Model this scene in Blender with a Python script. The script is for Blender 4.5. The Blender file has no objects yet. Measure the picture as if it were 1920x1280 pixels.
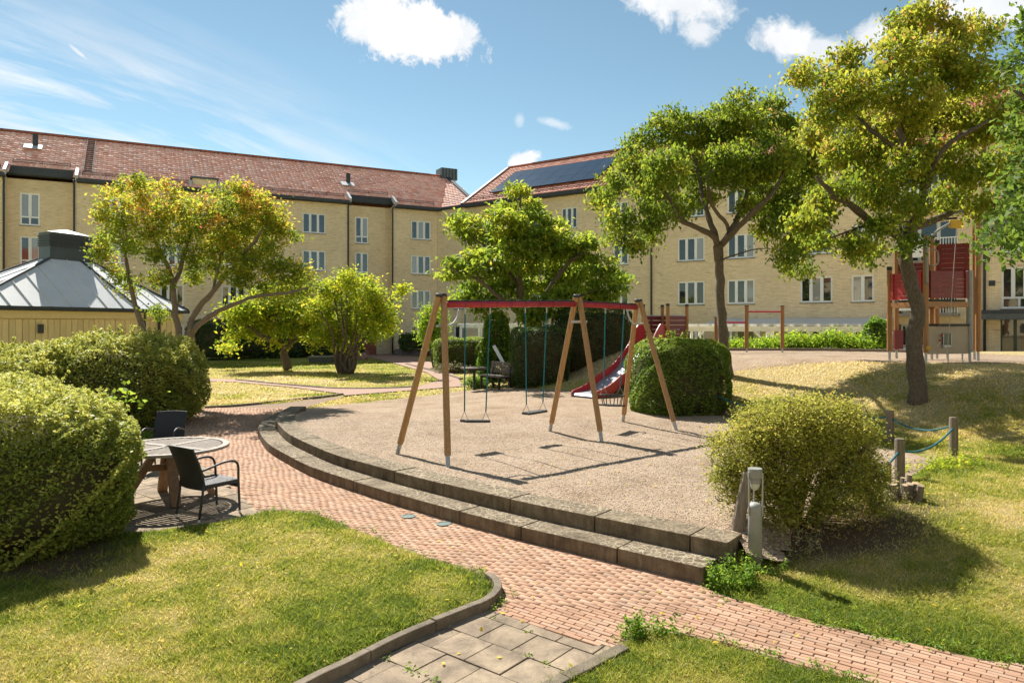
import bpy, math, random
import numpy as np
from mathutils import Vector, Matrix

random.seed(7)
RNG = np.random.default_rng(11)
scene = bpy.context.scene
COL = scene.collection

# ------------------------------------------------------------------ camera
CAMZ, F, CX, HOR = 2.35, 1330.0, 960.0, 608.0
cam_data = bpy.data.cameras.new('camera')
cam_data.sensor_width = 36.0
cam_data.lens = 36.0 * F / 1920.0
cam_data.shift_y = -(640.0 - HOR) / 1920.0
cam_data.clip_start, cam_data.clip_end = 0.05, 3000.0
cam = bpy.data.objects.new('camera', cam_data)
COL.objects.link(cam)
cam.location = (0, 0, CAMZ)
cam.rotation_euler = (math.radians(90), 0, 0)
scene.camera = cam
scene.render.engine = 'CYCLES'
scene.cycles.diffuse_bounces = 6
scene.cycles.transmission_bounces = 12
scene.cycles.max_bounces = 14
scene.view_settings.view_transform = 'Standard'
scene.view_settings.look = 'None'
scene.view_settings.exposure = 1.5
scene.view_settings.gamma = 1.0

# ------------------------------------------------------------------ sun + sky
SUN_AZ, SUN_EL = math.radians(-31.0), math.radians(46.0)     # azimuth from +Y, negative = left
sun_vec = Vector((math.sin(SUN_AZ) * math.cos(SUN_EL), math.cos(SUN_AZ) * math.cos(SUN_EL), math.sin(SUN_EL)))
sl = bpy.data.lights.new('sun', 'SUN')
sl.energy, sl.angle, sl.color = 3.4, math.radians(0.53), (1.0, 0.955, 0.87)
so = bpy.data.objects.new('sun', sl)
so.rotation_euler = sun_vec.to_track_quat('Z', 'Y').to_euler()
so.location = (-20, 30, 40)
COL.objects.link(so)

world = bpy.data.worlds.new('World')
scene.world = world
world.use_nodes = True
world.cycles.sampling_method = 'MANUAL'
world.cycles.sample_map_resolution = 256
wn, wl = world.node_tree.nodes, world.node_tree.links
wn.clear()
w_out = wn.new('ShaderNodeOutputWorld')
w_bg = wn.new('ShaderNodeBackground')
w_bg.inputs['Strength'].default_value = 0.058
sky = wn.new('ShaderNodeTexSky')
sky.sky_type = 'NISHITA'
sky.sun_disc = False
sky.sun_elevation = SUN_EL
sky.sun_rotation = SUN_AZ
sky.altitude = 0
sky.air_density, sky.dust_density, sky.ozone_density = 0.8, 0.0, 1.5
wl.new(w_bg.outputs[0], w_out.inputs[0])

def wmath(op, a, b=None, c=None, clamp=False):
    n = wn.new('ShaderNodeMath'); n.operation = op; n.use_clamp = clamp
    for i, v in enumerate((a, b, c)):
        if v is None: continue
        if isinstance(v, (int, float)): n.inputs[i].default_value = v
        else: wl.new(v, n.inputs[i])
    return n.outputs[0]

def wdot(vec, d):
    n = wn.new('ShaderNodeVectorMath'); n.operation = 'DOT_PRODUCT'
    wl.new(vec, n.inputs[0]); n.inputs[1].default_value = d
    return n.outputs['Value']

tc = wn.new('ShaderNodeTexCoord')
WD = tc.outputs['Generated']

def wnoise(vec, scale, detail, rough, dist=0.0):
    n = wn.new('ShaderNodeTexNoise')
    n.inputs['Scale'].default_value = scale; n.inputs['Detail'].default_value = detail
    n.inputs['Roughness'].default_value = rough; n.inputs['Distortion'].default_value = dist
    wl.new(vec, n.inputs['Vector'])
    return n.outputs[0]

n_big = wnoise(WD, 9.0, 9.0, 0.62, 0.4)
n_fine = wnoise(WD, 34.0, 8.0, 0.68, 0.6)
edge = wmath('ADD', wmath('MULTIPLY', wmath('SUBTRACT', n_big, 0.5), 2.7), wmath('MULTIPLY', wmath('SUBTRACT', n_fine, 0.5), 2.1))

def direction(px, py):
    return Vector(((px - CX) / F, 1.0, (HOR - py) / F)).normalized()

# cumulus: centre direction, half extents (radians), tilt, softness, opacity
clouds = []
for px, py, a, b, tilt, soft, op in [
        (772, 58, 0.098, 0.047, -8, 0.42, 1.0), (690, 40, 0.045, 0.036, 10, 0.5, 0.9), (860, 70, 0.035, 0.03, 0, 0.5, 0.9),
        (1275, 12, 0.074, 0.03, -18, 0.8, 0.9), (1310, 55, 0.032, 0.026, -30, 0.9, 0.8),
        (1470, 75, 0.046, 0.026, -12, 0.8, 0.95), (1540, 92, 0.05, 0.02, -8, 0.9, 0.8), (1640, 70, 0.045, 0.026, 15, 0.9, 0.9),
        (1860, 15, 0.10, 0.03, 0, 0.9, 0.9), (985, 297, 0.024, 0.013, 5, 0.6, 0.95), (148, 99, 0.017, 0.0035, -38, 0.9, 0.7),
        (1040, 232, 0.026, 0.007, -15, 1.2, 0.5), (975, 225, 0.008, 0.010, 0, 1.2, 0.4)]:
    clouds.append((direction(px, py), a, b, tilt, soft, op))
crng = random.Random(5)
for k in range(22):                                         # unseen clouds, added thicker than in view to brighten the shaded facades
    az = math.radians(55 + 250 * (k + crng.random()) / 22)
    el = math.radians(crng.uniform(12, 72))
    d = Vector((math.sin(az) * math.cos(el), math.cos(az) * math.cos(el), math.sin(el)))
    clouds.append((d, crng.uniform(.09, .21), crng.uniform(.045, .095), crng.uniform(-20, 20), .6, .95))
cloud = None
for d, a, b, tilt, soft, op in clouds:
    r = d.cross(Vector((0, 0, 1))).normalized(); u = r.cross(d)
    t = math.radians(tilt); r2 = r * math.cos(t) + u * math.sin(t); u2 = u * math.cos(t) - r * math.sin(t)
    x = wdot(WD, r2 / a); y = wdot(WD, u2 / b)
    q = wmath('SQRT', wmath('ADD', wmath('MULTIPLY', x, x), wmath('MULTIPLY', y, y)))
    front = wmath('GREATER_THAN', wdot(WD, d), 0.2)
    m = wmath('SUBTRACT', 1.0, q)
    m = wmath('ADD', m, wmath('MULTIPLY', edge, 0.72))
    m = wmath('DIVIDE', m, soft * .6, clamp=True)
    m = wmath('MULTIPLY', wmath('MULTIPLY', m, front), op)
    cloud = m if cloud is None else wmath('MAXIMUM', cloud, m)

# cirrus: long thin streaks running down to the right, thickest on the left
cd = direction(330, 235); cr = cd.cross(Vector((0, 0, 1))).normalized(); cu = cr.cross(cd)
tt = math.radians(-15); r2 = cr * math.cos(tt) + cu * math.sin(tt); u2 = cu * math.cos(tt) - cr * math.sin(tt)
sx_, sy_ = wdot(WD, r2), wdot(WD, u2)
bend = wmath('SUBTRACT', sy_, wmath('MULTIPLY', wmath('MULTIPLY', sx_, sx_), -0.22))
cvec = wn.new('ShaderNodeCombineXYZ'); wl.new(wmath('MULTIPLY', sx_, 1.6), cvec.inputs[0]); wl.new(wmath('MULTIPLY', bend, 13.0), cvec.inputs[1])
wl.new(wmath('MULTIPLY', wdot(WD, cd), 0.7), cvec.inputs[2])
ci = wnoise(cvec.outputs[0], 2.1, 9.0, 0.62, 0.35)
ci = wmath('MULTIPLY', wmath('SUBTRACT', ci, 0.42), 4.0, clamp=True)
band = wmath('MULTIPLY_ADD', wmath('ABSOLUTE', wmath('ADD', bend, 0.055)), -6.2, 1.12, clamp=True)
reach = wmath('MULTIPLY_ADD', sx_, -1.5, 0.98, clamp=True)
ahead = wmath('MULTIPLY_ADD', wdot(WD, cd), 3.0, -1.6, clamp=True)
ci = wmath('MULTIPLY', wmath('MULTIPLY', ci, wmath('MULTIPLY', band, 1.0)), wmath('MULTIPLY', reach, ahead))
ci = wmath('MULTIPLY', ci, wmath('MULTIPLY_ADD', wdot(WD, (0, 0, 1)), 12.0, 0.1, clamp=True))
veil = wmath('MAXIMUM', cloud, ci)
shade = wn.new('ShaderNodeMix'); shade.data_type = 'RGBA'          # cloud brightness varies inside
shade.inputs[6].default_value = (5.3, 5.4, 5.55, 1); shade.inputs[7].default_value = (7.1, 7.1, 7.05, 1)
wl.new(wmath('MULTIPLY_ADD', n_big, 2.2, -0.55, clamp=True), shade.inputs[0])
tint = wn.new('ShaderNodeMix'); tint.data_type = 'RGBA'; tint.blend_type = 'MULTIPLY'
tint.inputs[0].default_value = 1.0; tint.inputs[7].default_value = (0.97, 1.0, 0.80, 1)
wl.new(sky.outputs[0], tint.inputs[6])
mixs = wn.new('ShaderNodeMix'); mixs.data_type = 'RGBA'
wl.new(veil, mixs.inputs[0]); wl.new(tint.outputs[2], mixs.inputs[6]); wl.new(shade.outputs[2], mixs.inputs[7])
wl.new(mixs.outputs[2], w_bg.inputs['Color'])

# ------------------------------------------------------------------ pixel helpers (directions only; depth comes from what a thing touches)
def P(x, y, Z):
    return Vector(((x - CX) / F * Z, Z, CAMZ - (y - HOR) / F * Z))
def G(x, y, z=0.0):
    Z = (CAMZ - z) * F / (y - HOR)
    return Vector(((x - CX) / F * Z, Z, z))
def XZ(x, Z):
    return (x - CX) / F * Z

# ------------------------------------------------------------------ materials
def new_mat(name):
    m = bpy.data.materials.new(name); m.use_nodes = True
    nt = m.node_tree; nt.nodes.clear()
    out = nt.nodes.new('ShaderNodeOutputMaterial')
    return m, nt.nodes, nt.links, out

def ramp(n, l, fac, stops):
    r = n.new('ShaderNodeValToRGB')
    e = r.color_ramp.elements
    while len(e) < len(stops): e.new(0.5)
    for k, (p, c) in enumerate(stops):
        e[k].position = p; e[k].color = (*c, 1)
    l.new(fac, r.inputs[0])
    return r.outputs[0]

def noise(n, l, vec, scale, detail=4, rough=.6, dist=0):
    t = n.new('ShaderNodeTexNoise')
    t.inputs['Scale'].default_value = scale; t.inputs['Detail'].default_value = detail
    t.inputs['Roughness'].default_value = rough; t.inputs['Distortion'].default_value = dist
    if vec is not None: l.new(vec, t.inputs['Vector'])
    return t.outputs[0]

def plain(name, c1, c2=None, scale=6, rough=.6, bump=0.0, metal=0.0, stretch=None, bscale=None, spec=.5):
    """Base colour varying between two colours by noise, with fine relief."""
    m, n, l, out = new_mat(name)
    b = n.new('ShaderNodeBsdfPrincipled'); l.new(b.outputs[0], out.inputs[0])
    b.inputs['Roughness'].default_value = rough; b.inputs['Metallic'].default_value = metal
    b.inputs['Specular IOR Level'].default_value = spec
    co = n.new('ShaderNodeTexCoord').outputs['Object']
    if stretch:
        mp = n.new('ShaderNodeMapping'); mp.inputs['Scale'].default_value = stretch
        l.new(co, mp.inputs[0]); co = mp.outputs[0]
    f = noise(n, l, co, scale, 6, .65)
    c2 = c2 or tuple(x * .75 for x in c1)
    col = ramp(n, l, f, [(.3, c1), (.72, c2)])
    oi = n.new('ShaderNodeObjectInfo')
    hs = n.new('ShaderNodeHueSaturation'); l.new(col, hs.inputs['Color'])
    mr = n.new('ShaderNodeMapRange'); l.new(oi.outputs['Random'], mr.inputs[0])
    mr.inputs[3].default_value = .9; mr.inputs[4].default_value = 1.1
    l.new(mr.outputs[0], hs.inputs['Value']); l.new(hs.outputs[0], b.inputs['Base Color'])
    if bump:
        bp = n.new('ShaderNodeBump'); bp.inputs['Strength'].default_value = bump; bp.inputs['Distance'].default_value = .02
        l.new(noise(n, l, co, bscale or scale * 4, 6, .7), bp.inputs['Height']); l.new(bp.outputs[0], b.inputs['Normal'])
    return m

def leaf_mat(name, stops, trans=.5, rough=.6, vary=.25):
    """Leaves: colour by the per-leaf attribute, part of the light shines through."""
    m, n, l, out = new_mat(name)
    at = n.new('ShaderNodeAttribute'); at.attribute_name = 'lv'
    col = ramp(n, l, at.outputs['Fac'], stops)
    d = n.new('ShaderNodeBsdfPrincipled'); d.inputs['Roughness'].default_value = rough
    d.inputs['Specular IOR Level'].default_value = .22
    l.new(col, d.inputs['Base Color'])
    t = n.new('ShaderNodeBsdfTranslucent')
    hs = n.new('ShaderNodeHueSaturation'); hs.inputs['Value'].default_value = 2.0; hs.inputs['Saturation'].default_value = 1.0
    hs.inputs['Hue'].default_value = .49
    l.new(col, hs.inputs['Color']); l.new(hs.outputs[0], t.inputs['Color'])
    mx = n.new('ShaderNodeMixShader'); mx.inputs[0].default_value = trans
    l.new(d.outputs[0], mx.inputs[1]); l.new(t.outputs[0], mx.inputs[2]); l.new(mx.outputs[0], out.inputs[0])
    return m

M = {}
M['post_wood'] = plain('post_wood', (.44, .25, .095), (.27, .14, .05), 7, .55, .25, stretch=(6, 6, .7), bscale=14)
M['tower_wood'] = plain('tower_wood', (.36, .175, .06), (.23, .105, .035), 5, .5, .2, stretch=(6, 6, .7), bscale=14)
M['grey_wood'] = plain('grey_wood', (.25, .20, .145), (.13, .10, .072), 5, .8, .5, stretch=(8, 8, 1), bscale=20)
M['table_wood'] = plain('table_wood', (.34, .29, .24), (.22, .18, .145), 8, .75, .3)
M['table_leg_wood'] = plain('table_leg_wood', (.33, .19, .09), (.17, .11, .07), 5, .7, .3, stretch=(5, 5, 1))
M['bench_wood'] = plain('bench_wood', (.16, .135, .115), (.09, .075, .06), 8, .75, .3)
M['galv'] = plain('galv', (.45, .46, .45), (.33, .34, .34), 12, .45, .05, metal=.6)
M['galv_light'] = plain('galv_light', (.30, .30, .28), (.23, .23, .215), 8, .55, .08)
M['black_plastic'] = plain('black_plastic', (.02, .02, .02), (.03, .03, .028), 20, .6)
M['rubber'] = plain('rubber', (.035, .034, .032), (.06, .057, .05), 12, .8, .2)
M['red_paint'] = plain('red_paint', (.42, .022, .035), (.33, .018, .028), 6, .42, .05)
M['red_slide'] = plain('red_slide', (.47, .045, .05), (.38, .035, .04), 4, .4, .04)
M['red_board'] = plain('red_board', (.21, .02, .022), (.15, .014, .016), 5, .5, .15, stretch=(1, 1, 6))
M['burgundy_board'] = plain('burgundy_board', (.16, .022, .03), (.11, .016, .022), 5, .5, .15, stretch=(1, 1, 6))
M['steel'] = plain('steel', (.36, .37, .39), (.27, .28, .30), 5, .5, .03, metal=.6)
M['cover_green'] = plain('cover_green', (.10, .17, .15), (.05, .08, .07), 30, .6, .3)
M['white_metal'] = plain('white_metal', (.46, .47, .48), (.38, .39, .40), 8, .6, .02)
M['white_paint'] = plain('white_paint', (.84, .83, .79), (.74, .73, .69), 5, .5, .05)
M['rope_teal'] = plain('rope_teal', (.005, .17, .20), (.003, .10, .125), 60, .7, .5)
M['rope_white'] = plain('rope_white', (.55, .54, .5), (.4, .39, .36), 60, .7, .3)
M['yellow_plastic'] = plain('yellow_plastic', (.62, .37, .02), (.5, .29, .015), 8, .45)
M['grey_panel'] = plain('grey_panel', (.42, .34, .25), (.35, .285, .21), 3, .55, .03)
M['dark_metal'] = plain('dark_metal', (.04, .047, .055), (.06, .067, .075), 6, .6, .05, spec=.3)
M['screen'] = plain('screen', (.05, .055, .05), (.1, .105, .1), 3, .15)
M['concrete'] = plain('concrete', (.34, .29, .22), (.2, .17, .125), 5, .9, .5, bscale=40)
M['kerb'] = plain('kerb', (.24, .19, .13), (.10, .078, .052), 7, .9, .5, bscale=40)
M['planter'] = plain('planter', (.20, .17, .16), (.13, .115, .11), 5, .9, .3, bscale=30)
M['terracotta'] = plain('terracotta', (.42, .14, .08), (.3, .1, .06), 6, .8, .2)
M['bark'] = plain('bark', (.20, .155, .115), (.055, .042, .032), 9, .95, 1.0, stretch=(5, 5, 1.6), bscale=9)
M['bark_light'] = plain('bark_light', (.28, .23, .175), (.12, .095, .072), 9, .95, 1.0, stretch=(5, 5, 1.6), bscale=9)
M['cut_wood'] = plain('cut_wood', (.55, .42, .26), (.38, .26, .15), 14, .8, .3)
M['wicker'] = plain('wicker', (.022, .023, .027), (.042, .043, .048), 90, .55, .6, bscale=140)
M['wicker_tube'] = plain('wicker_tube', (.026, .027, .031), (.05, .05, .055), 90, .4, .4, bscale=140)
M['sheet_roof'] = plain('sheet_roof', (.72, .72, .70), (.62, .625, .61), 1.6, .5, .03)
M['sheet_dark'] = plain('sheet_dark', (.06, .075, .085), (.085, .10, .11), 2, .45, .03, metal=.3)
M['yellow_board'] = plain('yellow_board', (.78, .62, .33), (.70, .55, .28), 4, .6, .08, stretch=(3, 3, .5))
M['curtain'] = plain('curtain', (.62, .62, .60), (.45, .45, .44), 3, .25, 0, stretch=(14, 14, .3))
M['frame_white'] = plain('frame_white', (.86, .86, .84), (.80, .80, .78), 3, .4)
M['door_green'] = plain('door_green', (.02, .055, .035), (.03, .07, .045), 4, .4)
M['solar'] = plain('solar', (.012, .02, .035), (.02, .03, .048), .8, .15, spec=.6)
M['lamp_glass'] = plain('lamp_glass', (.45, .47, .42), (.55, .57, .52), 8, .1)
M['soil'] = plain('soil', (.12, .08, .05), (.06, .04, .025), 9, 1, .6)
M['stone'] = plain('stone', (.3, .27, .23), (.18, .16, .14), 5, .9, .5)
M['boulder'] = plain('boulder', (.36, .2, .15), (.25, .13, .1), 5, .9, .3)

def glass_mat(name, col):
    m, n, l, out = new_mat(name)
    b = n.new('ShaderNodeBsdfPrincipled'); l.new(b.outputs[0], out.inputs[0])
    b.inputs['Base Color'].default_value = (*col, 1); b.inputs['Roughness'].default_value = .03
    b.inputs['Specular IOR Level'].default_value = .8; b.inputs['IOR'].default_value = 1.6
    co = n.new('ShaderNodeTexCoord').outputs['Object']
    bp = n.new('ShaderNodeBump'); bp.inputs['Strength'].default_value = .06; bp.inputs['Distance'].default_value = .05
    l.new(noise(n, l, co, 1.1, 2, .5), bp.inputs['Height']); l.new(bp.outputs[0], b.inputs['Normal'])
    return m
M['glass'] = glass_mat('glass', (.018, .022, .024))
M['glass_curtain'] = glass_mat('glass_curtain', (.30, .30, .29))

# ------------------------------------------------------------------ mesh builder
OFF = {}                       # object -> world origin of its mesh space
class MB:
    def __init__(s): s.v, s.f = [], []
    def add(s, vs, fs):
        k = len(s.v); s.v += [tuple(q) for q in vs]; s.f += [tuple(i + k for i in q) for q in fs]; return s
    def box(s, c, size, rz=0.0, mat=None):
        x, y, z = (d / 2 for d in size)
        vs = [Vector((a * x, b * y, d * z)) for a in (-1, 1) for b in (-1, 1) for d in (-1, 1)]
        R = mat or Matrix.Rotation(rz, 3, 'Z')
        c = Vector(c)
        return s.add([R @ q + c for q in vs], [(0, 1, 3, 2), (4, 6, 7, 5), (0, 4, 5, 1), (2, 3, 7, 6), (0, 2, 6, 4), (1, 5, 7, 3)])
    def beam(s, a, b, w, h, up=(0, 0, 1)):
        a, b = Vector(a), Vector(b); d = (b - a); L = d.length; d.normalize()
        up = Vector(up)
        if abs(d.dot(up)) > .98: up = Vector((0, 1, 0))
        x = d.cross(up).normalized(); z = x.cross(d)
        R = Matrix((x, d, z)).transposed()
        return s.box((a + b) / 2, (w, L, h), mat=R)
    def tube(s, pts, r, n=8, caps=True):
        pts = [Vector(q) for q in pts]
        rs = r if isinstance(r, (list, tuple)) else [r] * len(pts)
        k0 = len(s.v); prev = None
        for i, q in enumerate(pts):
            d = (pts[min(i + 1, len(pts) - 1)] - pts[max(i - 1, 0)])
            if d.length < 1e-9: d = Vector((0, 0, 1))
            d.normalize()
            if prev is None:
                up = Vector((0, 0, 1)) if abs(d.z) < .9 else Vector((1, 0, 0))
                x = d.cross(up).normalized()
            else:
                x = prev - d * prev.dot(d)
                x = x.normalized() if x.length > 1e-6 else d.orthogonal().normalized()
            prev = x; y = d.cross(x)
            for j in range(n):
                t = 2 * math.pi * j / n
                s.v.append(tuple(q + (x * math.cos(t) + y * math.sin(t)) * rs[i]))
        for i in range(len(pts) - 1):
            for j in range(n):
                a, b = k0 + i * n + j, k0 + i * n + (j + 1) % n
                s.f.append((a, b, b + n, a + n))
        if caps:
            s.f.append(tuple(k0 + j for j in reversed(range(n))))
            e = k0 + (len(pts) - 1) * n
            s.f.append(tuple(e + j for j in range(n)))
        return s
    def lathe(s, prof, c=(0, 0, 0), n=16):
        c = Vector(c); k0 = len(s.v)
        for r, z in prof:
            for j in range(n):
                t = 2 * math.pi * j / n
                s.v.append((c.x + r * math.cos(t), c.y + r * math.sin(t), c.z + z))
        for i in range(len(prof) - 1):
            for j in range(n):
                a, b = k0 + i * n + j, k0 + i * n + (j + 1) % n
                s.f.append((a, b, b + n, a + n))
        s.f.append(tuple(k0 + j for j in reversed(range(n))))
        e = k0 + (len(prof) - 1) * n
        s.f.append(tuple(e + j for j in range(n)))
        return s
    def prism(s, poly, z0, z1):
        n = len(poly); k = len(s.v)
        s.v += [(q[0], q[1], z0) for q in poly] + [(q[0], q[1], z1) for q in poly]
        s.f.append(tuple(k + n + j for j in range(n))); s.f.append(tuple(k + j for j in reversed(range(n))))
        for j in range(n): s.f.append((k + j, k + (j + 1) % n, k + n + (j + 1) % n, k + n + j))
        return s
    def build(s, name, mat, parent=None, smooth=False, bevel=0.0):
        vs = np.array(s.v, dtype=np.float64)
        if parent is not None: off = OFF[parent]
        else:
            mn, mx = vs.min(0), vs.max(0); off = Vector(((mn[0] + mx[0]) / 2, (mn[1] + mx[1]) / 2, mn[2]))
        vs = vs - np.array(off)
        me = bpy.data.meshes.new(name)
        me.from_pydata(vs.tolist(), [], s.f)
        if smooth: me.polygons.foreach_set('use_smooth', [True] * len(me.polygons))
        me.materials.append(M[mat] if isinstance(mat, str) else mat)
        o = bpy.data.objects.new(name, me); COL.objects.link(o)
        if parent is not None: o.parent = parent; OFF[o] = OFF[parent]
        else: o.location = off; OFF[o] = off
        if bevel:
            b = o.modifiers.new('bevel', 'BEVEL'); b.width = bevel; b.segments = 2; b.limit_method = 'ANGLE'
        return o

def np_mesh(name, V, Fc, mat, parent=None, lv=None, smooth=False, off=None):
    """Mesh from numpy arrays; Fc is (n,k)."""
    V = np.asarray(V, dtype=np.float64); Fc = np.asarray(Fc, dtype=np.int32)
    if parent is not None: o_ = OFF[parent]
    elif off is not None: o_ = Vector(off)
    else:
        mn, mx = V.min(0), V.max(0); o_ = Vector(((mn[0] + mx[0]) / 2, (mn[1] + mx[1]) / 2, mn[2]))
    V = (V - np.array(o_)).astype(np.float32)
    me = bpy.data.meshes.new(name)
    nf, k = Fc.shape
    me.vertices.add(len(V)); me.vertices.foreach_set('co', V.ravel())
    me.loops.add(nf * k); me.loops.foreach_set('vertex_index', Fc.ravel())
    me.polygons.add(nf); me.polygons.foreach_set('loop_start', np.arange(0, nf * k, k, dtype=np.int32))
    try: me.polygons.foreach_set('loop_total', np.full(nf, k, dtype=np.int32))
    except Exception: pass
    if lv is not None:
        a = me.attributes.new('lv', 'FLOAT', 'POINT'); a.data.foreach_set('value', np.asarray(lv, dtype=np.float32))
    if smooth: me.polygons.foreach_set('use_smooth', [True] * nf)
    me.update(calc_edges=True)
    me.materials.append(M[mat] if isinstance(mat, str) else mat)
    o = bpy.data.objects.new(name, me); COL.objects.link(o)
    if parent is not None: o.parent = parent; OFF[o] = OFF[parent]
    else: o.location = o_; OFF[o] = o_
    return o

def tag(o, label, cat, group=None):
    o['label'] = label; o['category'] = cat
    if group: o['group'] = group
    return o
def thing(name, label, cat, loc=(0, 0, 0), rz=0.0, group=None, local=False):
    o = bpy.data.objects.new(name, None); COL.objects.link(o)
    o.empty_display_size = .2; o.location = loc; o.rotation_euler = (0, 0, rz)
    OFF[o] = Vector((0, 0, 0)) if local else Vector(loc)
    return tag(o, label, cat, group)
def struct(o, kind='structure'):
    o['kind'] = kind; return o
def dup(root, loc, rz, label, group=None):
    r = root.copy(); COL.objects.link(r); r.location = loc; r.rotation_euler = (0, 0, rz); r['label'] = label
    if group: r['group'] = group
    for ch in list(root.children):
        c = ch.copy(); COL.objects.link(c); c.parent = r
        for g in ch.children:
            d = g.copy(); COL.objects.link(d); d.parent = c
    return r

# ------------------------------------------------------------------ numpy noise and polygons
def vnoise(x, y, seed=0):
    """Smooth value noise on arrays."""
    x = np.asarray(x, float); y = np.asarray(y, float)
    xi, yi = np.floor(x).astype(np.int64), np.floor(y).astype(np.int64)
    fx, fy = x - xi, y - yi
    fx, fy = fx * fx * (3 - 2 * fx), fy * fy * (3 - 2 * fy)
    def hsh(a, b):
        t = np.sin(a * 127.1 + b * 311.7 + seed * 74.7) * 43758.5453
        return t - np.floor(t)
    return (hsh(xi, yi) * (1 - fx) + hsh(xi + 1, yi) * fx) * (1 - fy) + (hsh(xi, yi + 1) * (1 - fx) + hsh(xi + 1, yi + 1) * fx) * fy
def fbm(x, y, seed=0, o=4):
    s, a, t = 0, .5, 0
    for k in range(o):
        s = s + a * vnoise(np.asarray(x) * 2 ** k, np.asarray(y) * 2 ** k, seed + k * 13); t += a; a *= .5
    return s / t
def sstep(a, b, x):
    t = np.clip((np.asarray(x, float) - a) / (b - a), 0, 1); return t * t * (3 - 2 * t)
def sdist(poly, x, y):
    """Signed distance, negative inside."""
    x = np.asarray(x, float); y = np.asarray(y, float)
    d = np.full(x.shape, 1e9); ins = np.zeros(x.shape, bool)
    n = len(poly)
    for i in range(n):
        ax, ay = poly[i][0], poly[i][1]; bx, by = poly[(i + 1) % n][0], poly[(i + 1) % n][1]
        ex, ey = bx - ax, by - ay
        t = np.clip(((x - ax) * ex + (y - ay) * ey) / (ex * ex + ey * ey + 1e-12), 0, 1)
        d = np.minimum(d, np.hypot(x - ax - t * ex, y - ay - t * ey))
        c = ((ay > y) != (by > y))
        with np.errstate(divide='ignore', invalid='ignore'):
            c &= x < ex * (y - ay) / (ey if ey != 0 else 1e-12) + ax
        ins ^= c
    return np.where(ins, -d, d)
def smooth_line(pts, step=.15, closed=False):
    """Catmull-Rom through points, resampled evenly."""
    p = [Vector((q[0], q[1], q[2] if len(q) > 2 else 0)) for q in pts]
    n = len(p); out = []
    for i in range(n if closed else n - 1):
        g = (lambda k: p[k % n]) if closed else (lambda k: p[min(max(k, 0), n - 1)])
        a, b, c, d = g(i - 1), g(i), g(i + 1), g(i + 2)
        for k in range(16):
            t = k / 16
            out.append(.5 * ((2 * b) + (c - a) * t + (2 * a - 5 * b + 4 * c - d) * t * t + (3 * b - a - 3 * c + d) * t ** 3))
    out.append(p[0] if closed else p[-1])
    res, acc = [out[0]], 0.0
    for a, b in zip(out, out[1:]):
        L = (b - a).length
        if L < 1e-9: continue
        while acc + L >= step:
            t = (step - acc) / L; a = a.lerp(b, t); res.append(a); L = (b - a).length; acc = 0.0
            if L < 1e-9: break
        acc += L
    if not closed: res.append(out[-1])
    return res
def offset_line(line, d):
    """Shift a polyline sideways (left of its direction is positive)."""
    out = []
    for i, q in enumerate(line):
        t = (line[min(i + 1, len(line) - 1)] - line[max(i - 1, 0)]).normalized()
        out.append(q + Vector((-t.y, t.x, 0)) * d)
    return out
# ================================================================== GROUND
# step front line at path level, from its far left end round to the near right end
step_px = [(522, 783), (498, 796), (485, 812), (486, 822), (502, 846), (536, 868), (584, 893), (647, 916), (740, 946), (838, 975), (970, 1011), (1130, 1050), (1320, 1096)]
STEP = smooth_line([G(*q) for q in step_px], .12)
step_in = offset_line(STEP, .74)
SAND_POLY = [(q.x, q.y) for q in offset_line(STEP, .52)][::-1] + [(-5.5, 18.6), (-5.0, 20.4), (-3.4, 22.3), (-1.8, 24.0), (-.3, 24.1), (.6, 23.2), (1.5, 22.2), (2.8, 21.6), (3.6, 19.8),
             (3.9, 18.0), (4.6, 16.3), (5.5, 14.2), (6.25, 12.3), (6.45, 11.0), (5.7, 10.1), (4.9, 9.3), (4.0, 8.6), (3.1, 7.9), (2.4, 7.25)]
def gpx(pts, z=0.0): return [(q.x, q.y) for q in (G(a, b, z) for a, b in pts)]
RIGHT_EDGE = [(1324, 1101), (1380, 1122), (1462, 1144), (1530, 1166), (1594, 1180), (1687, 1199), (1762, 1216), (1837, 1232), (1920, 1246), (2150, 1300), (2600, 1400)]
LOW_EDGE = [(2600, 1560), (2100, 1400), (1800, 1322), (1624, 1278), (1575, 1266), (1500, 1247), (1440, 1230), (1387, 1214), (1350, 1203), (1275, 1186), (1215, 1178), (1185, 1188), (1160, 1208)]
LAWN_A_EDGE = [(918, 1142), (940, 1118), (938, 1098), (915, 1082), (880, 1068), (800, 1044), (720, 1014), (640, 982), (590, 963), (520, 960), (490, 963)]
PATIO_EDGE = [(490, 963), (409, 891), (345, 850), (305, 832)]
PATH_POLY = [(q.x, q.y) for q in offset_line(STEP, .06)] + gpx(RIGHT_EDGE) + gpx(LOW_EDGE) + gpx([(1108, 1210), (915, 1145)]) + gpx(LAWN_A_EDGE) + gpx(PATIO_EDGE[1:]) + \
            gpx([(300, 815), (384, 763), (520, 756), (646, 741), (640, 746), (560, 768)])
PATIO_POLY = gpx([(490, 963), (409, 891), (345, 850), (305, 832), (225, 850), (120, 900), (120, 1030), (205, 1004), (300, 996), (395, 985)])
SLAB_POLY = gpx([(918, 1142), (1108, 1210), (1160, 1208), (1010, 1284), (860, 1390), (340, 1420), (600, 1286), (655, 1261), (760, 1206), (880, 1156)])
FAR_PATHS = [gpx([(646, 744), (637, 731), (780, 728), (824, 715), (800, 700), (745, 684), (692, 671), (640, 667), (640, 659), (745, 660), (802, 678), (850, 703), (872, 726), (760, 735)]),
             gpx([(646, 741), (640, 731), (520, 721), (440, 713), (300, 709), (300, 714), (440, 718), (540, 727)])]
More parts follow.
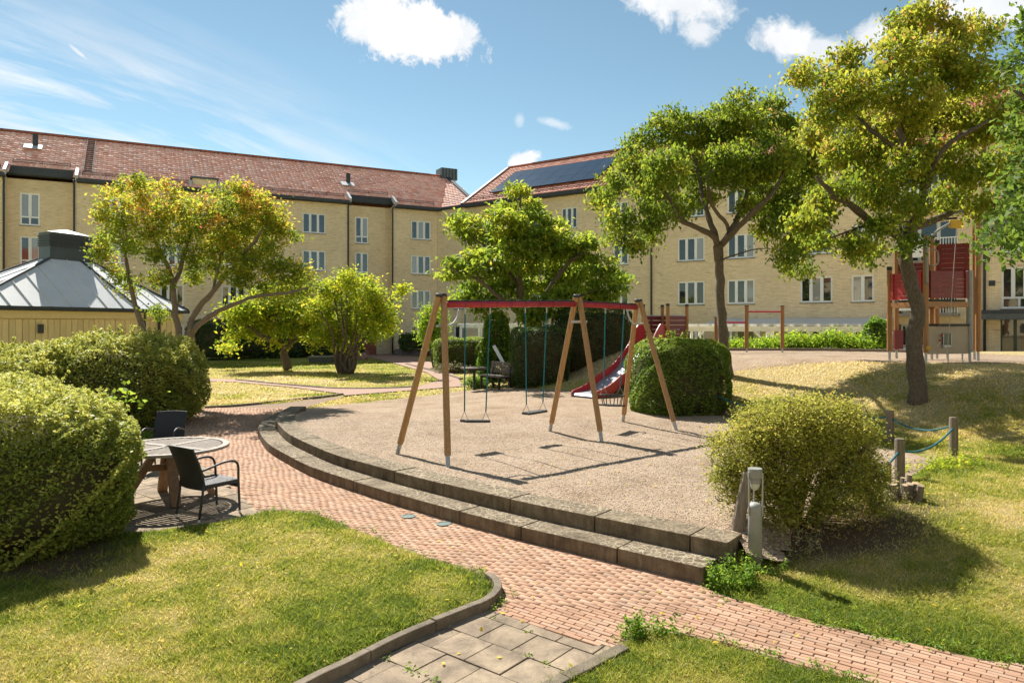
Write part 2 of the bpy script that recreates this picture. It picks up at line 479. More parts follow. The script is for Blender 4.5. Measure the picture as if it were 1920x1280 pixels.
LAWN_A = gpx([(600, 1286), (655, 1260), (760, 1205), (890, 1150)]) + gpx(LAWN_A_EDGE) + gpx([(395, 985), (300, 996), (205, 1004)]) + [(-7, 6.5), (-7, 2.5), (-3, 2.0)]
MU, MV = Vector((.78, -.626)), Vector((.626, .78))       # paving rows run along MU

def natural(x, y):
    """Height of the undisturbed ground."""
    x = np.asarray(x, float); y = np.asarray(y, float)
    h = .02 + .03 * (fbm(x * .35, y * .35, 3) - .5)
    d = (x - 1.72) * .587 + (y - 6.35) * .81
    side = sstep(1.4, 2.6, x + (y - 6.5) * .1)
    h = h + .33 * sstep(.15, 3.0, d) * side * (1 - sstep(24, 32, y))
    m = (x - 6.2) * .83 + (y - 12.9) * .56
    w = sstep(.4, 4.2, x) * (1 - sstep(24.5, 31, y))
    h = h + 1.07 * sstep(0, 4.6, m) * w
    far = sstep(3, 9, x) * sstep(24.5, 31, y) * .75
    return h + far
def sand_z(x, y):
    x = np.asarray(x, float); y = np.asarray(y, float)
    return .282 - .25 * sstep(15.8, 21, y) * (1 - sstep(-3.5, 1.5, x)) + .045 * (fbm(x * 1.6, y * 1.6, 8, 4) - .5) - .05 * (np.exp(-((x - .12) ** 2 + (y - 11.6) ** 2) / .35) + np.exp(-((x - .85) ** 2 + (y - 12.7) ** 2) / .35) + .7 * np.exp(-((x - 2.0) ** 2 + (y - 13.6) ** 2) / .3)) * 1.0
def terrain(x, y):
    """Height of the ground sheet, let down beneath paths and the sand."""
    h = natural(x, y)
    ds = sdist(SAND_POLY, x, y)
    k = sstep(-.25, .5, ds)
    h = (sand_z(x, y) - .08) * (1 - k) + h * k
    dp = np.minimum(sdist(PATH_POLY, x, y), np.minimum(sdist(PATIO_POLY, x, y), sdist(SLAB_POLY, x, y)))
    h = np.where(ds > .2, h * sstep(-.05, .35, dp) + (-.07) * (1 - sstep(-.12, .03, dp)), np.minimum(h, np.where(dp < .0, -.07, h)))
    da = sdist(LAWN_A, x, y)
    h = np.where(da < 0, h + .045 * sstep(0, .25, -da), h)
    return h
def hz(x, y): return float(terrain(np.array([x]), np.array([y]))[0])
def dryness(x, y):
    x = np.asarray(x, float); y = np.asarray(y, float)
    n = fbm(x * .9, y * .9, 21, 5); n2 = fbm(x * .25, y * .25, 31, 3); n3 = vnoise(x * 6, y * 6, 41)
    d = .32 + 1.35 * (n - .5) + .4 * (n2 - .5) + .34 * (n3 - .5)
    d = d + .38 * sstep(12, 20, y) * (1 - sstep(33, 38, y))
    m = (x - 6.2) * .83 + (y - 12.9) * .56
    d = d + .36 * sstep(0, 2.5, m) * sstep(1, 4, x)
    d = d + .12 * sstep(2.2, 5, x) * sstep(3, 6, y)
    dp = np.minimum(sdist(PATH_POLY, x, y), sdist(SLAB_POLY, x, y))
    return np.clip(d - .26 * (1 - sstep(.05, .8, dp)), 0, 1)
def soilness(x, y):
    x = np.asarray(x, float); y = np.asarray(y, float)
    n = .45 * (fbm(x * 2, y * 2, 51, 3) - .5)
    def blob(cx, cy, rx, ry): return 1 - sstep(.55, 1.1, np.hypot((x - cx) / rx, (y - cy) / ry) + n)
    s = blob(3.2, 7.45, 1.35, .85) + blob(-4.7, 6.9, 1.1, .9) + .6 * blob(4.5, 8.1, .7, .5) + blob(4.1, 16.2, 1.4, .9) + blob(-8, 16.4, 2.5, 1.2)
    return np.clip(s, 0, 1)

def axis(segs):
    out = [segs[0][0]]
    for a, b, st in segs:
        n = max(1, int(round((b - a) / st)))
        out += [a + (b - a) * (k + 1) / n for k in range(n)]
    return np.array(out)
gx = axis([(-600, -120, 80), (-120, -40, 8), (-40, -14, 1.2), (-14, -7, .3), (-7, 9, .11), (9, 15, .25), (15, 40, 1.2), (40, 120, 8), (120, 600, 80)])
gy = axis([(-200, -20, 30), (-20, 2.5, 2.5), (2.5, 15, .11), (15, 28, .25), (28, 60, .8), (60, 120, 6), (120, 900, 60)])
XX, YY = np.meshgrid(gx, gy)
ZZ = terrain(XX, YY)
nx, ny = len(gx), len(gy)
V = np.stack([XX.ravel(), YY.ravel(), ZZ.ravel()], 1)
ii = (np.arange(ny - 1)[:, None] * nx + np.arange(nx - 1)[None, :]).ravel()
Fq = np.stack([ii, ii + 1, ii + nx + 1, ii + nx], 1)

def lawn_mat():
    m, n, l, out = new_mat('lawn')
    b = n.new('ShaderNodeBsdfPrincipled'); b.inputs['Roughness'].default_value = 1.0; b.inputs['Specular IOR Level'].default_value = .1
    l.new(b.outputs[0], out.inputs[0])
    co = n.new('ShaderNodeTexCoord').outputs['Object']
    at = n.new('ShaderNodeAttribute'); at.attribute_name = 'lv'
    so_ = n.new('ShaderNodeAttribute'); so_.attribute_name = 'soil'
    f1 = noise(n, l, co, 22, 6, .75); f2 = noise(n, l, co, 2.2, 5, .6)
    a = n.new('ShaderNodeMath'); a.operation = 'MULTIPLY_ADD'; l.new(f1, a.inputs[0]); a.inputs[1].default_value = .8; l.new(at.outputs['Fac'], a.inputs[2])
    a2 = n.new('ShaderNodeMath'); a2.operation = 'MULTIPLY_ADD'; l.new(f2, a2.inputs[0]); a2.inputs[1].default_value = .35; l.new(a.outputs[0], a2.inputs[2])
    s = n.new('ShaderNodeMath'); s.operation = 'SUBTRACT'; l.new(a2.outputs[0], s.inputs[0]); s.inputs[1].default_value = .56
    col = ramp(n, l, s.outputs[0], [(.05, (.12, .165, .02)), (.32, (.24, .25, .045)), (.6, (.38, .33, .11)), (.95, (.47, .38, .19))])
    dirt = ramp(n, l, f1, [(.3, (.10, .066, .04)), (.7, (.21, .145, .09))])
    mx = n.new('ShaderNodeMix'); mx.data_type = 'RGBA'; l.new(so_.outputs['Fac'], mx.inputs[0]); l.new(col, mx.inputs[6]); l.new(dirt, mx.inputs[7])
    l.new(mx.outputs[2], b.inputs['Base Color'])
    bp = n.new('ShaderNodeBump'); bp.inputs['Strength'].default_value = .9; bp.inputs['Distance'].default_value = .05
    l.new(noise(n, l, co, 30, 6, .8), bp.inputs['Height']); l.new(bp.outputs[0], b.inputs['Normal'])
    return m
M['lawn'] = lawn_mat()
ground = struct(np_mesh('lawn', V, Fq, 'lawn', lv=dryness(XX, YY).ravel(), smooth=True, off=(0, 0, 0)))
sa = ground.data.attributes.new('soil', 'FLOAT', 'POINT'); sa.data.foreach_set('value', soilness(XX, YY).ravel().astype(np.float32))

# ------------------------------------------------------------------ gravel of the play area
def gravel_mat(name, ca, cb, cc):
    m, n, l, out = new_mat(name)
    b = n.new('ShaderNodeBsdfPrincipled'); b.inputs['Roughness'].default_value = .95; b.inputs['Specular IOR Level'].default_value = .2
    l.new(b.outputs[0], out.inputs[0])
    co = n.new('ShaderNodeTexCoord').outputs['Object']
    vo = n.new('ShaderNodeTexVoronoi'); vo.inputs['Scale'].default_value = 55; l.new(co, vo.inputs['Vector'])
    sp = n.new('ShaderNodeSeparateColor'); l.new(vo.outputs['Color'], sp.inputs[0])
    grain = ramp(n, l, sp.outputs[0], [(.0, cb), (.25, ca), (.8, cc)])
    big = ramp(n, l, noise(n, l, co, 1.1, 6, .65), [(.32, (.66, .58, .49)), (.5, (.95, .90, .84)), (.7, (1.12, 1.1, 1.06))])
    mx = n.new('ShaderNodeMix'); mx.data_type = 'RGBA'; mx.blend_type = 'MULTIPLY'; mx.inputs[0].default_value = .8
    l.new(grain, mx.inputs[6]); l.new(big, mx.inputs[7]); l.new(mx.outputs[2], b.inputs['Base Color'])
    bp = n.new('ShaderNodeBump'); bp.inputs['Strength'].default_value = .8; bp.inputs['Distance'].default_value = .02
    ad = n.new('ShaderNodeMath'); ad.operation = 'ADD'
    l.new(noise(n, l, co, 9, 6, .75), ad.inputs[0]); l.new(vo.outputs['Distance'], ad.inputs[1])
    l.new(ad.outputs[0], bp.inputs['Height']); l.new(bp.outputs[0], b.inputs['Normal'])
    return m
M['gravel'] = gravel_mat('gravel', (.355, .265, .185), (.15, .105, .075), (.46, .36, .265))
def step_dist(x, y):
    d = np.full(np.shape(x), 1e9)
    for a, b in zip(STEP, STEP[1:]):
        ex, ey = b.x - a.x, b.y - a.y; t = np.clip(((x - a.x) * ex + (y - a.y) * ey) / (ex * ex + ey * ey), 0, 1)
        d = np.minimum(d, np.hypot(x - a.x - t * ex, y - a.y - t * ey))
    return d
def sheet(name, poly, zfun, mat, step=.14, label=None):
    """A draped sheet over a polygon: grid cells whose centres lie inside."""
    p = np.array(poly); x0, y0 = p.min(0); x1, y1 = p.max(0)
    xs = np.arange(x0 - step, x1 + 2 * step, step); ys = np.arange(y0 - step, y1 + 2 * step, step)
    X, Y = np.meshgrid(xs, ys); w = len(xs)
    cxx = (X[:-1, :-1] + X[1:, 1:]) / 2; cyy = (Y[:-1, :-1] + Y[1:, 1:]) / 2
    sd = sdist(poly, cxx, cyy); keep = ((sd < 0) | ((sd < .45) & (step_dist(cxx, cyy) > .62))).ravel()
    i = (np.arange(len(ys) - 1)[:, None] * w + np.arange(w - 1)[None, :]).ravel()[keep]
    Fc = np.stack([i, i + 1, i + w + 1, i + w], 1)
    used, inv = np.unique(Fc.ravel(), return_inverse=True)
    Vv = np.stack([X.ravel(), Y.ravel(), (zfun(X, Y) - .16 * sstep(-.02, .45, sdist(poly, X, Y))).ravel()], 1)[used]
    return struct(np_mesh(name, Vv, inv.reshape(Fc.shape), mat, smooth=True, off=(0, 0, 0)))
sheet('sand', SAND_POLY, sand_z, 'gravel')
# loose grit lying on it
n = 30000
px_, py_ = RNG.uniform(-6, 6.6, n * 2), RNG.uniform(6.6, 15.5, n * 2) ** 1.0
k = sdist(SAND_POLY, px_, py_) < -.25
px_, py_ = px_[k][:n], py_[k][:n]; n = len(px_)
sz = RNG.uniform(.005, .013, n)
octv = np.array([(1, 0, 0), (-1, 0, 0), (0, 1, 0), (0, -1, 0), (0, 0, .8), (0, 0, -.5)])
octf = np.array([(0, 2, 4), (2, 1, 4), (1, 3, 4), (3, 0, 4)])
base = np.stack([px_, py_, sand_z(px_, py_) + sz * .3], 1)
Vg = (base[:, None, :] + octv[None] * sz[:, None, None] * RNG.uniform(.6, 1.3, (n, 1, 3))).reshape(-1, 3)
Fg = (np.arange(n)[:, None, None] * 6 + octf[None]).reshape(-1, 3)
M['grit'] = leaf_mat('grit', [(0, (.20, .15, .11)), (.5, (.42, .33, .25)), (1, (.56, .47, .38))], trans=0.0, rough=.9)
struct(np_mesh('grit', Vg, Fg, 'grit', lv=np.repeat(RNG.random(n), 6), off=(0, 0, 0)), 'stuff')
# upper gravel on the mound
UP_POLY = [(5.5, 18.9), (7.0, 18.2), (8.6, 17.6), (9.8, 16.9), (12.0, 16.6), (15.5, 16.5), (16, 19), (14.2, 22.5), (10.5, 24.2), (6, 24.6), (4.6, 22.8), (4.6, 20.5)]
sheet('upper_gravel', UP_POLY, lambda X, Y: terrain(X, Y) + .025, 'gravel', .2)

# ------------------------------------------------------------------ paved path
def brick_sheet_mat():
    m, n, l, out = new_mat('path_far')
    b = n.new('ShaderNodeBsdfPrincipled'); b.inputs['Roughness'].default_value = .9; l.new(b.outputs[0], out.inputs[0])
    co = n.new('ShaderNodeTexCoord').outputs['Object']
    col = ramp(n, l, noise(n, l, co, 7, 6, .7), [(.3, (.36, .205, .145)), (.7, (.28, .19, .14))]); l.new(col, b.inputs['Base Color'])
    return m
M['path_far'] = brick_sheet_mat()
M['joint'] = plain('joint', (.29, .195, .13), (.18, .125, .08), 20, 1, .3)
for k, poly in enumerate(FAR_PATHS):
    o = MB().add([(x, y, 0.0) for x, y in poly], [tuple(range(len(poly)))]).build('far_path', 'path_far')
    o.location.z = .05 if k else .055; struct(o)
path = struct(MB().add([(x, y, -.0085) for x, y in PATH_POLY], [tuple(range(len(PATH_POLY)))]).build('brick_path', 'joint'))

def paver_mat():
    m, n, l, out = new_mat('paver')
    b = n.new('ShaderNodeBsdfPrincipled'); b.inputs['Roughness'].default_value = .88; b.inputs['Specular IOR Level'].default_value = .25
    l.new(b.outputs[0], out.inputs[0])
    at = n.new('ShaderNodeAttribute'); at.attribute_name = 'lv'
    oi = n.new('ShaderNodeObjectInfo')
    ad = n.new('ShaderNodeMath'); ad.operation = 'ADD'; l.new(at.outputs['Fac'], ad.inputs[0]); l.new(oi.outputs['Random'], ad.inputs[1])
    fr = n.new('ShaderNodeMath'); fr.operation = 'FRACT'; l.new(ad.outputs[0], fr.inputs[0])
    col = ramp(n, l, fr.outputs[0], [(.0, (.34, .20, .13)), (.25, (.395, .232, .15)), (.55, (.43, .262, .172)), (.85, (.46, .30, .205)), (1, (.375, .25, .175))])
    co = n.new('ShaderNodeNewGeometry').outputs['Position']
    st = ramp(n, l, noise(n, l, co, 1.6, 6, .7), [(.32, (.66, .67, .64)), (.5, (.96, .95, .93)), (.7, (1.1, 1.07, 1.03))])
    mx = n.new('ShaderNodeMix'); mx.data_type = 'RGBA'; mx.blend_type = 'MULTIPLY'; mx.inputs[0].default_value = .8
    l.new(col, mx.inputs[6]); l.new(st, mx.inputs[7]); l.new(mx.outputs[2], b.inputs['Base Color'])
    bp = n.new('ShaderNodeBump'); bp.inputs['Strength'].default_value = .4; bp.inputs['Distance'].default_value = .006
    l.new(noise(n, l, co, 90, 5, .7), bp.inputs['Height']); l.new(bp.outputs[0], b.inputs['Normal'])
    return m
M['paver'] = paver_mat()
PL, PW = .168, .0485
pp = np.array(PATH_POLY)
ang = math.atan2(MU.y, MU.x)
a_ = np.arange(-22, 10, 1)[:, None]
spots = []
umin, umax, vmin, vmax = -22, 8, 1.5, 18
for r in range(int(vmin / PW), int(vmax / PW)):
    sh = (r % 2) * .5 + .18 * math.sin(r * 12.9898)
    for c in range(int(umin / PL), int(umax / PL)):
        spots.append(((c + sh) * PL, r * PW))
spots = np.array(spots)
wx = spots[:, 0] * MU.x + spots[:, 1] * MV.x; wy = spots[:, 0] * MU.y + spots[:, 1] * MV.y
sel = (wy > 3.9) & (wy < 20)
wx, wy = wx[sel], wy[sel]
sel = sdist(PATH_POLY, wx, wy) < -.012
wx, wy = wx[sel], wy[sel]
pxs = CX + wx / wy * F; sel = (pxs > -60) & (pxs < 1990)
wx, wy = wx[sel], wy[sel]
order = np.argsort(wy); wx, wy = wx[order], wy[order]
pyy = HOR + CAMZ / wy * F; inview = (pyy < 1284)
def paver_geo(L, W, dz):
    x, y = L / 2, W / 2; c = .003
    vs = []
    for (ex, ey, z) in ((x - c, y - c, 0), (x, y, -.005), (x, y, -.03)):
        vs += [(-ex, -ey, z), (ex, -ey, z), (ex, ey, z), (-ex, ey, z)]
    fs = [(0, 1, 2, 3)]
    for k in (0, 4):
        for j in range(4): fs.append((k + 4 + j, k + 4 + (j + 1) % 4, k + (j + 1) % 4, k + j))
    return np.array(vs), np.array(fs)
pmeshes = []
prm = random.Random(3)
for k in range(6):
    vs, fs = paver_geo(PL - prm.uniform(.004, .008), PW - prm.uniform(.004, .006), 0)
    me = bpy.data.meshes.new('paver'); me.from_pydata(vs.tolist(), [], fs.tolist()); me.materials.append(M['paver']); pmeshes.append(me)
near = np.where(inview)[0][:300]
oz = OFF[path]
for i in near:
    o = bpy.data.objects.new('paver', prm.choice(pmeshes)); COL.objects.link(o); o.parent = path
    o.location = (wx[i] - oz.x, wy[i] - oz.y, prm.uniform(-.003, .003) - oz.z)
    o.rotation_euler = (prm.uniform(-.012, .012), prm.uniform(-.012, .012), ang + prm.uniform(-.02, .02) + (math.pi if prm.random() < .5 else 0))
mask = np.ones(len(wx), bool); mask[near] = False
wx2, wy2 = wx[mask], wy[mask]; n = len(wx2)
vs, fs = paver_geo(PL - .0055, PW - .0045, 0)
aa = ang + RNG.uniform(-.02, .02, n); ca, sa_ = np.cos(aa)[:, None], np.sin(aa)[:, None]
Vp = np.stack([vs[None, :, 0] * ca - vs[None, :, 1] * sa_ + wx2[:, None], vs[None, :, 0] * sa_ + vs[None, :, 1] * ca + wy2[:, None],
               vs[None, :, 2] + RNG.uniform(-.003, .003, (n, 1)) + vs[None, :, 0] * RNG.uniform(-.015, .015, (n, 1))], 2).reshape(-1, 3)
Fp = (np.arange(n)[:, None, None] * len(vs) + fs[None]).reshape(-1, 4)
struct(np_mesh('pavers', Vp, Fp, 'paver', parent=path, lv=np.repeat(RNG.random(n), len(vs))), 'stuff')
# two small cast covers let into the path
for k, (a, b) in enumerate([(766, 968), (832, 982)]):
    q = G(a, b)
    t = MB().lathe([(.0, .003), (.085, .003), (.088, .009), (.07, .011), (.066, .006), (.0, .006)][::-1], q, 18).build('utility_cover', 'cover_green', smooth=False)
    tag(t, ['small round metal cover set in the brick path, farther from the lamp post', 'small round metal cover set in the brick path, nearer to the lamp post'][k], 'cover', 'covers in the path')

# ------------------------------------------------------------------ concrete slabs
def slab_mat():
    m, n, l, out = new_mat('slab')
    b = n.new('ShaderNodeBsdfPrincipled'); b.inputs['Roughness'].default_value = .92; b.inputs['Specular IOR Level'].default_value = .25
    l.new(b.outputs[0], out.inputs[0])
    co = n.new('ShaderNodeNewGeometry').outputs['Position']; oi = n.new('ShaderNodeObjectInfo')
    f = noise(n, l, co, 3.2, 7, .72, .5)
    col = ramp(n, l, f, [(.28, (.13, .10, .07)), (.46, (.26, .20, .14)), (.66, (.42, .325, .22))])
    sp = ramp(n, l, noise(n, l, co, 60, 4, .8), [(.3, (.8, .8, .8)), (.7, (1.1, 1.1, 1.1))])
    mx = n.new('ShaderNodeMix'); mx.data_type = 'RGBA'; mx.blend_type = 'MULTIPLY'; mx.inputs[0].default_value = .8
    l.new(col, mx.inputs[6]); l.new(sp, mx.inputs[7])
    hs = n.new('ShaderNodeHueSaturation'); l.new(mx.outputs[2], hs.inputs['Color'])
    mr = n.new('ShaderNodeMapRange'); l.new(oi.outputs['Random'], mr.inputs[0]); mr.inputs[3].default_value = .78; mr.inputs[4].default_value = 1.12
    l.new(mr.outputs[0], hs.inputs['Value']); l.new(hs.outputs[0], b.inputs['Base Color'])
    bp = n.new('ShaderNodeBump'); bp.inputs['Strength'].default_value = .5; bp.inputs['Distance'].default_value = .008
    l.new(noise(n, l, co, 70, 6, .75), bp.inputs['Height']); l.new(bp.outputs[0], b.inputs['Normal'])
    return m
M['slab'] = slab_mat()
def slabs(name, poly, o_uv, pitch, maxy):
    root = struct(MB().add([(x, y, -.03) for x, y in poly], [tuple(range(len(poly)))]).build(name, 'joint'))
    rnd = random.Random(len(poly)); r = 0
    for iv in range(-40, 40):
        for iu in range(-60, 60):
            u = o_uv[0] + (iu + (iv % 2) * .5) * pitch; v = o_uv[1] + iv * pitch
            x, y = u * MU.x + v * MV.x, u * MU.y + v * MV.y
            if y < 3.6 or y > maxy: continue
            # clip the slab to the outline
            cell = []
            h = pitch / 2 - .0038
            for a, b in ((-h, -h), (h, -h), (h, h), (-h, h)):
                cell.append((x + a * MU.x + b * MV.x, y + a * MU.y + b * MV.y))
            out = clip_convex(poly, cell)
            if len(out) < 3 or area(out) < .006: continue
            if not (-140 < CX + x / y * F < 2060) or CAMZ / y * F + HOR > 1330: continue
            z = rnd.uniform(-.004, .004)
            MB().prism(out, -.05, z).build('slab', 'slab', root, bevel=.004)
    return root
def area(p): return abs(sum(p[i][0] * p[(i + 1) % len(p)][1] - p[(i + 1) % len(p)][0] * p[i][1] for i in range(len(p)))) / 2
def clip_convex(subject, clipper):
    """Clip any polygon by a convex one (Sutherland-Hodgman)."""
    out = [tuple(q[:2]) for q in subject]
    n = len(clipper)
    for i in range(n):
        ax, ay = clipper[i]; bx, by = clipper[(i + 1) % n]
        ins = lambda q: (bx - ax) * (q[1] - ay) - (by - ay) * (q[0] - ax) >= 0
        src, out = out, []
        for j in range(len(src)):
            p, q = src[j], src[(j + 1) % len(src)]
            if ins(p): out.append(p)
            if ins(p) != ins(q):
                d1 = (bx - ax) * (p[1] - ay) - (by - ay) * (p[0] - ax); d2 = (bx - ax) * (q[1] - ay) - (by - ay) * (q[0] - ax)
                t = d1 / (d1 - d2); out.append((p[0] + t * (q[0] - p[0]), p[1] + t * (q[1] - p[1])))
        if not out: return []
    return out
slabs('slab_walk', SLAB_POLY, (-.256 * MU.x + 5.33 * MU.y + .165, -.256 * MV.x + 5.33 * MV.y + .15), .325, 6.7)
slabs('patio', PATIO_POLY, (.1, .05), .325, 12.5)

# ------------------------------------------------------------------ curved steps
def step_mat():
    m, n, l, out = new_mat('step_stone')
    b = n.new('ShaderNodeBsdfPrincipled'); b.inputs['Roughness'].default_value = .92; b.inputs['Specular IOR Level'].default_value = .2
    l.new(b.outputs[0], out.inputs[0])
    ge = n.new('ShaderNodeNewGeometry'); co = ge.outputs['Position']
    f = noise(n, l, co, 3.5, 7, .7, .4)
    col = ramp(n, l, f, [(.3, (.10, .077, .05)), (.5, (.175, .137, .092)), (.72, (.28, .225, .155))])
    mp = n.new('ShaderNodeMapping'); mp.inputs['Scale'].default_value = (14, 14, 1.5); l.new(co, mp.inputs[0])
    drip = ramp(n, l, noise(n, l, mp.outputs[0], 1.0, 5, .7), [(.35, (.62, .60, .58)), (.62, (1.12, 1.1, 1.05))])
    md = n.new('ShaderNodeMix'); md.data_type = 'RGBA'; md.blend_type = 'MULTIPLY'; md.inputs[0].default_value = .85
    l.new(col, md.inputs[6]); l.new(drip, md.inputs[7]); col = md.outputs[2]
    vo = n.new('ShaderNodeTexVoronoi'); vo.feature = 'DISTANCE_TO_EDGE'; vo.inputs['Scale'].default_value = 13
    wv = n.new('ShaderNodeVectorMath'); wv.operation = 'ADD'; l.new(co, wv.inputs[0])
    nn = n.new('ShaderNodeTexNoise'); nn.inputs['Scale'].default_value = 9; l.new(co, nn.inputs['Vector'])
    sc = n.new('ShaderNodeVectorMath'); sc.operation = 'SCALE'; sc.inputs['Scale'].default_value = .12; l.new(nn.outputs['Color'], sc.inputs[0]); l.new(sc.outputs[0], wv.inputs[1])
    l.new(wv.outputs[0], vo.inputs['Vector'])
    lt = n.new('ShaderNodeMath'); lt.operation = 'LESS_THAN'; l.new(vo.outputs['Distance'], lt.inputs[0]); lt.inputs[1].default_value = .06
    fm = n.new('ShaderNodeMath'); fm.operation = 'MULTIPLY'; l.new(lt.outputs[0], fm.inputs[0])
    l.new(ramp(n, l, noise(n, l, co, 1.3, 4, .6), [(.33, (0, 0, 0)), (.55, (.9, .9, .9))]), fm.inputs[1])
    sx = n.new('ShaderNodeSeparateXYZ'); l.new(ge.outputs['Normal'], sx.inputs[0])
    gt = n.new('ShaderNodeMath'); gt.operation = 'MULTIPLY'; l.new(sx.outputs[2], gt.inputs[0]); l.new(fm.outputs[0], gt.inputs[1]); gt.use_clamp = True
    mx = n.new('ShaderNodeMix'); mx.data_type = 'RGBA'; l.new(gt.outputs[0], mx.inputs[0]); l.new(col, mx.inputs[6]); mx.inputs[7].default_value = (.40, .33, .23, 1)
    l.new(mx.outputs[2], b.inputs['Base Color'])
    bp = n.new('ShaderNodeBump'); bp.inputs['Strength'].default_value = .7; bp.inputs['Distance'].default_value = .012
    l.new(noise(n, l, co, 45, 7, .75), bp.inputs['Height']); l.new(bp.outputs[0], b.inputs['Normal'])
    return m
M['step_stone'] = step_mat()
def block_row(root, line, f0, f1, z0, z1, lengths, gap=.014):
    fr, bk = offset_line(line, f0), offset_line(line, f1)
    step = .12; i = 0; k = 0; N = len(line) - 1
    while i < N:
        m = max(3, int(round(lengths[k % len(lengths)] / step))); j = min(i + m, N)
        if N - j < 3: j = N
        A, B = fr[i:j + 1], bk[i:j + 1]
        def shrink(seg):
            d0 = (seg[1] - seg[0]).normalized() * gap / 2; d1 = (seg[-1] - seg[-2]).normalized() * gap / 2
            return [seg[0] + d0] + seg[1:-1] + [seg[-1] - d1]
        A, B = shrink(A), shrink(B)
        dz = random.uniform(-.004, .004)
        MB().prism([(q.x, q.y) for q in A] + [(q.x, q.y) for q in reversed(B)], z0, z1 + dz).build('block', 'step_stone', root, bevel=.007)
        i = j; k += 1
q = STEP[len(STEP) // 2]
steps = thing('stone_steps', 'two curved dark stone steps edging the gravel play area', 'steps', (q.x, q.y, 0))
block_row(steps, STEP, 0, .352, -.10, .155, [1.08, 1.2, .96, 1.2])
e = STEP[-1]; t = (STEP[-1] - STEP[-4]).normalized()
UPL = STEP + [e + t * .08]
block_row(steps, UPL[2:], .358, .74, -.10, .312, [1.08, 1.2, 1.2, 1.08])

# ------------------------------------------------------------------ kerbs
def kerb(name, pts, w, h0, h1, label, L=.96, mat='kerb', side=1):
    line = smooth_line(pts, .08)
    q = line[0]
    root = thing(name, label, 'kerb', (q.x, q.y, 0))
    fr, bk = line, offset_line(line, w * side)
    i, N, m = 0, len(line) - 1, int(round(L / .08))
    while i < N:
        j = min(i + m, N)
        if N - j < 4: j = N
        A, B = fr[i:j + 1], bk[i:j + 1]
        d = (A[-1] - A[-2]).normalized() * .006; A = A[:-1] + [A[-1] - d]; B = B[:-1] + [B[-1] - d]
        poly = [(p.x, p.y) for p in A] + [(p.x, p.y) for p in reversed(B)]
        if side < 0: poly = poly[::-1]
        MB().prism(poly, h0, h1 + random.uniform(-.006, .006)).build('kerb_stone', mat, root, bevel=.008)
        i = j
    return root
kerb('kerb', [G(a, b) for a, b in [(922, 1087), (938, 1100), (940, 1118), (918, 1141), (880, 1157), (760, 1207), (655, 1262), (600, 1288), (500, 1345), (420, 1400)]],
     .07, -.08, .08, 'raised weathered kerb round the tip of the left foreground lawn', .62, side=-1)
kerb('kerb', [G(a, b) for a, b in [(1108, 1213), (1160, 1212), (1110, 1238), (1010, 1290), (900, 1360)]][1:], .10, -.08, .03, 'low flat kerb between concrete slabs and bottom right lawn', .6)
kerb('kerb', [G(a, b) for a, b in [(384, 765), (450, 761), (540, 752), (600, 746), (645, 740)]], .09, -.05, .06, 'dark kerb along the shaded lawn tip beyond the tables', 1.0)
kerb('kerb', [G(a, b) for a, b in [(440, 714), (540, 724), (640, 731), (740, 730), (785, 727)]], .12, -.05, .085, 'kerb under the small trees where dry lawn meets path', 1.0)
kerb('kerb', [G(a, b) for a, b in [(760, 684), (790, 692), (830, 703), (862, 713)]], .16, -.05, .10, 'stone edging of the lawn strip right of the far path', 1.0)
# ================================================================== BUILDINGS
def facade_mat():
    m, n, l, out = new_mat('yellow_brick')
    b = n.new('ShaderNodeBsdfPrincipled'); b.inputs['Roughness'].default_value = .9; b.inputs['Specular IOR Level'].default_value = .2
    l.new(b.outputs[0], out.inputs[0])
    co = n.new('ShaderNodeTexCoord').outputs['Object']
    sp = n.new('ShaderNodeSeparateXYZ'); l.new(co, sp.inputs[0])
    ad = n.new('ShaderNodeMath'); ad.operation = 'ADD'; l.new(sp.outputs[0], ad.inputs[0]); l.new(sp.outputs[1], ad.inputs[1])
    cb = n.new('ShaderNodeCombineXYZ'); l.new(ad.outputs[0], cb.inputs[0]); l.new(sp.outputs[2], cb.inputs[1])
    br = n.new('ShaderNodeTexBrick'); l.new(cb.outputs[0], br.inputs['Vector'])
    br.inputs['Scale'].default_value = 1.0; br.inputs['Brick Width'].default_value = .26; br.inputs['Row Height'].default_value = .078
    br.inputs['Mortar Size'].default_value = .009; br.inputs['Mortar Smooth'].default_value = .3; br.inputs['Bias'].default_value = -.1
    br.inputs['Color1'].default_value = (.92, .745, .485, 1); br.inputs['Color2'].default_value = (.79, .62, .38, 1); br.inputs['Mortar'].default_value = (.64, .53, .38, 1)
    # now and then a course shows dark joints
    mp = n.new('ShaderNodeMapping'); mp.inputs['Scale'].default_value = (1.3, 12.8, 1); l.new(cb.outputs[0], mp.inputs[0])
    dk = ramp(n, l, noise(n, l, mp.outputs[0], 1.0, 3, .6), [(.60, (1, 1, 1)), (.70, (.55, .5, .45))])
    big = ramp(n, l, noise(n, l, co, .45, 5, .6), [(.3, (.88, .88, .88)), (.7, (1.06, 1.05, 1.04))])
    m1 = n.new('ShaderNodeMix'); m1.data_type = 'RGBA'; m1.blend_type = 'MULTIPLY'; m1.inputs[0].default_value = .9
    l.new(br.outputs[0], m1.inputs[6]); l.new(dk, m1.inputs[7])
    m2 = n.new('ShaderNodeMix'); m2.data_type = 'RGBA'; m2.blend_type = 'MULTIPLY'; m2.inputs[0].default_value = 1
    l.new(m1.outputs[2], m2.inputs[6]); l.new(big, m2.inputs[7]); l.new(m2.outputs[2], b.inputs['Base Color'])
    bp = n.new('ShaderNodeBump'); bp.inputs['Strength'].default_value = .5; bp.inputs['Distance'].default_value = .01; bp.invert = True
    l.new(br.outputs['Fac'], bp.inputs['Height']); l.new(bp.outputs[0], b.inputs['Normal'])
    return m
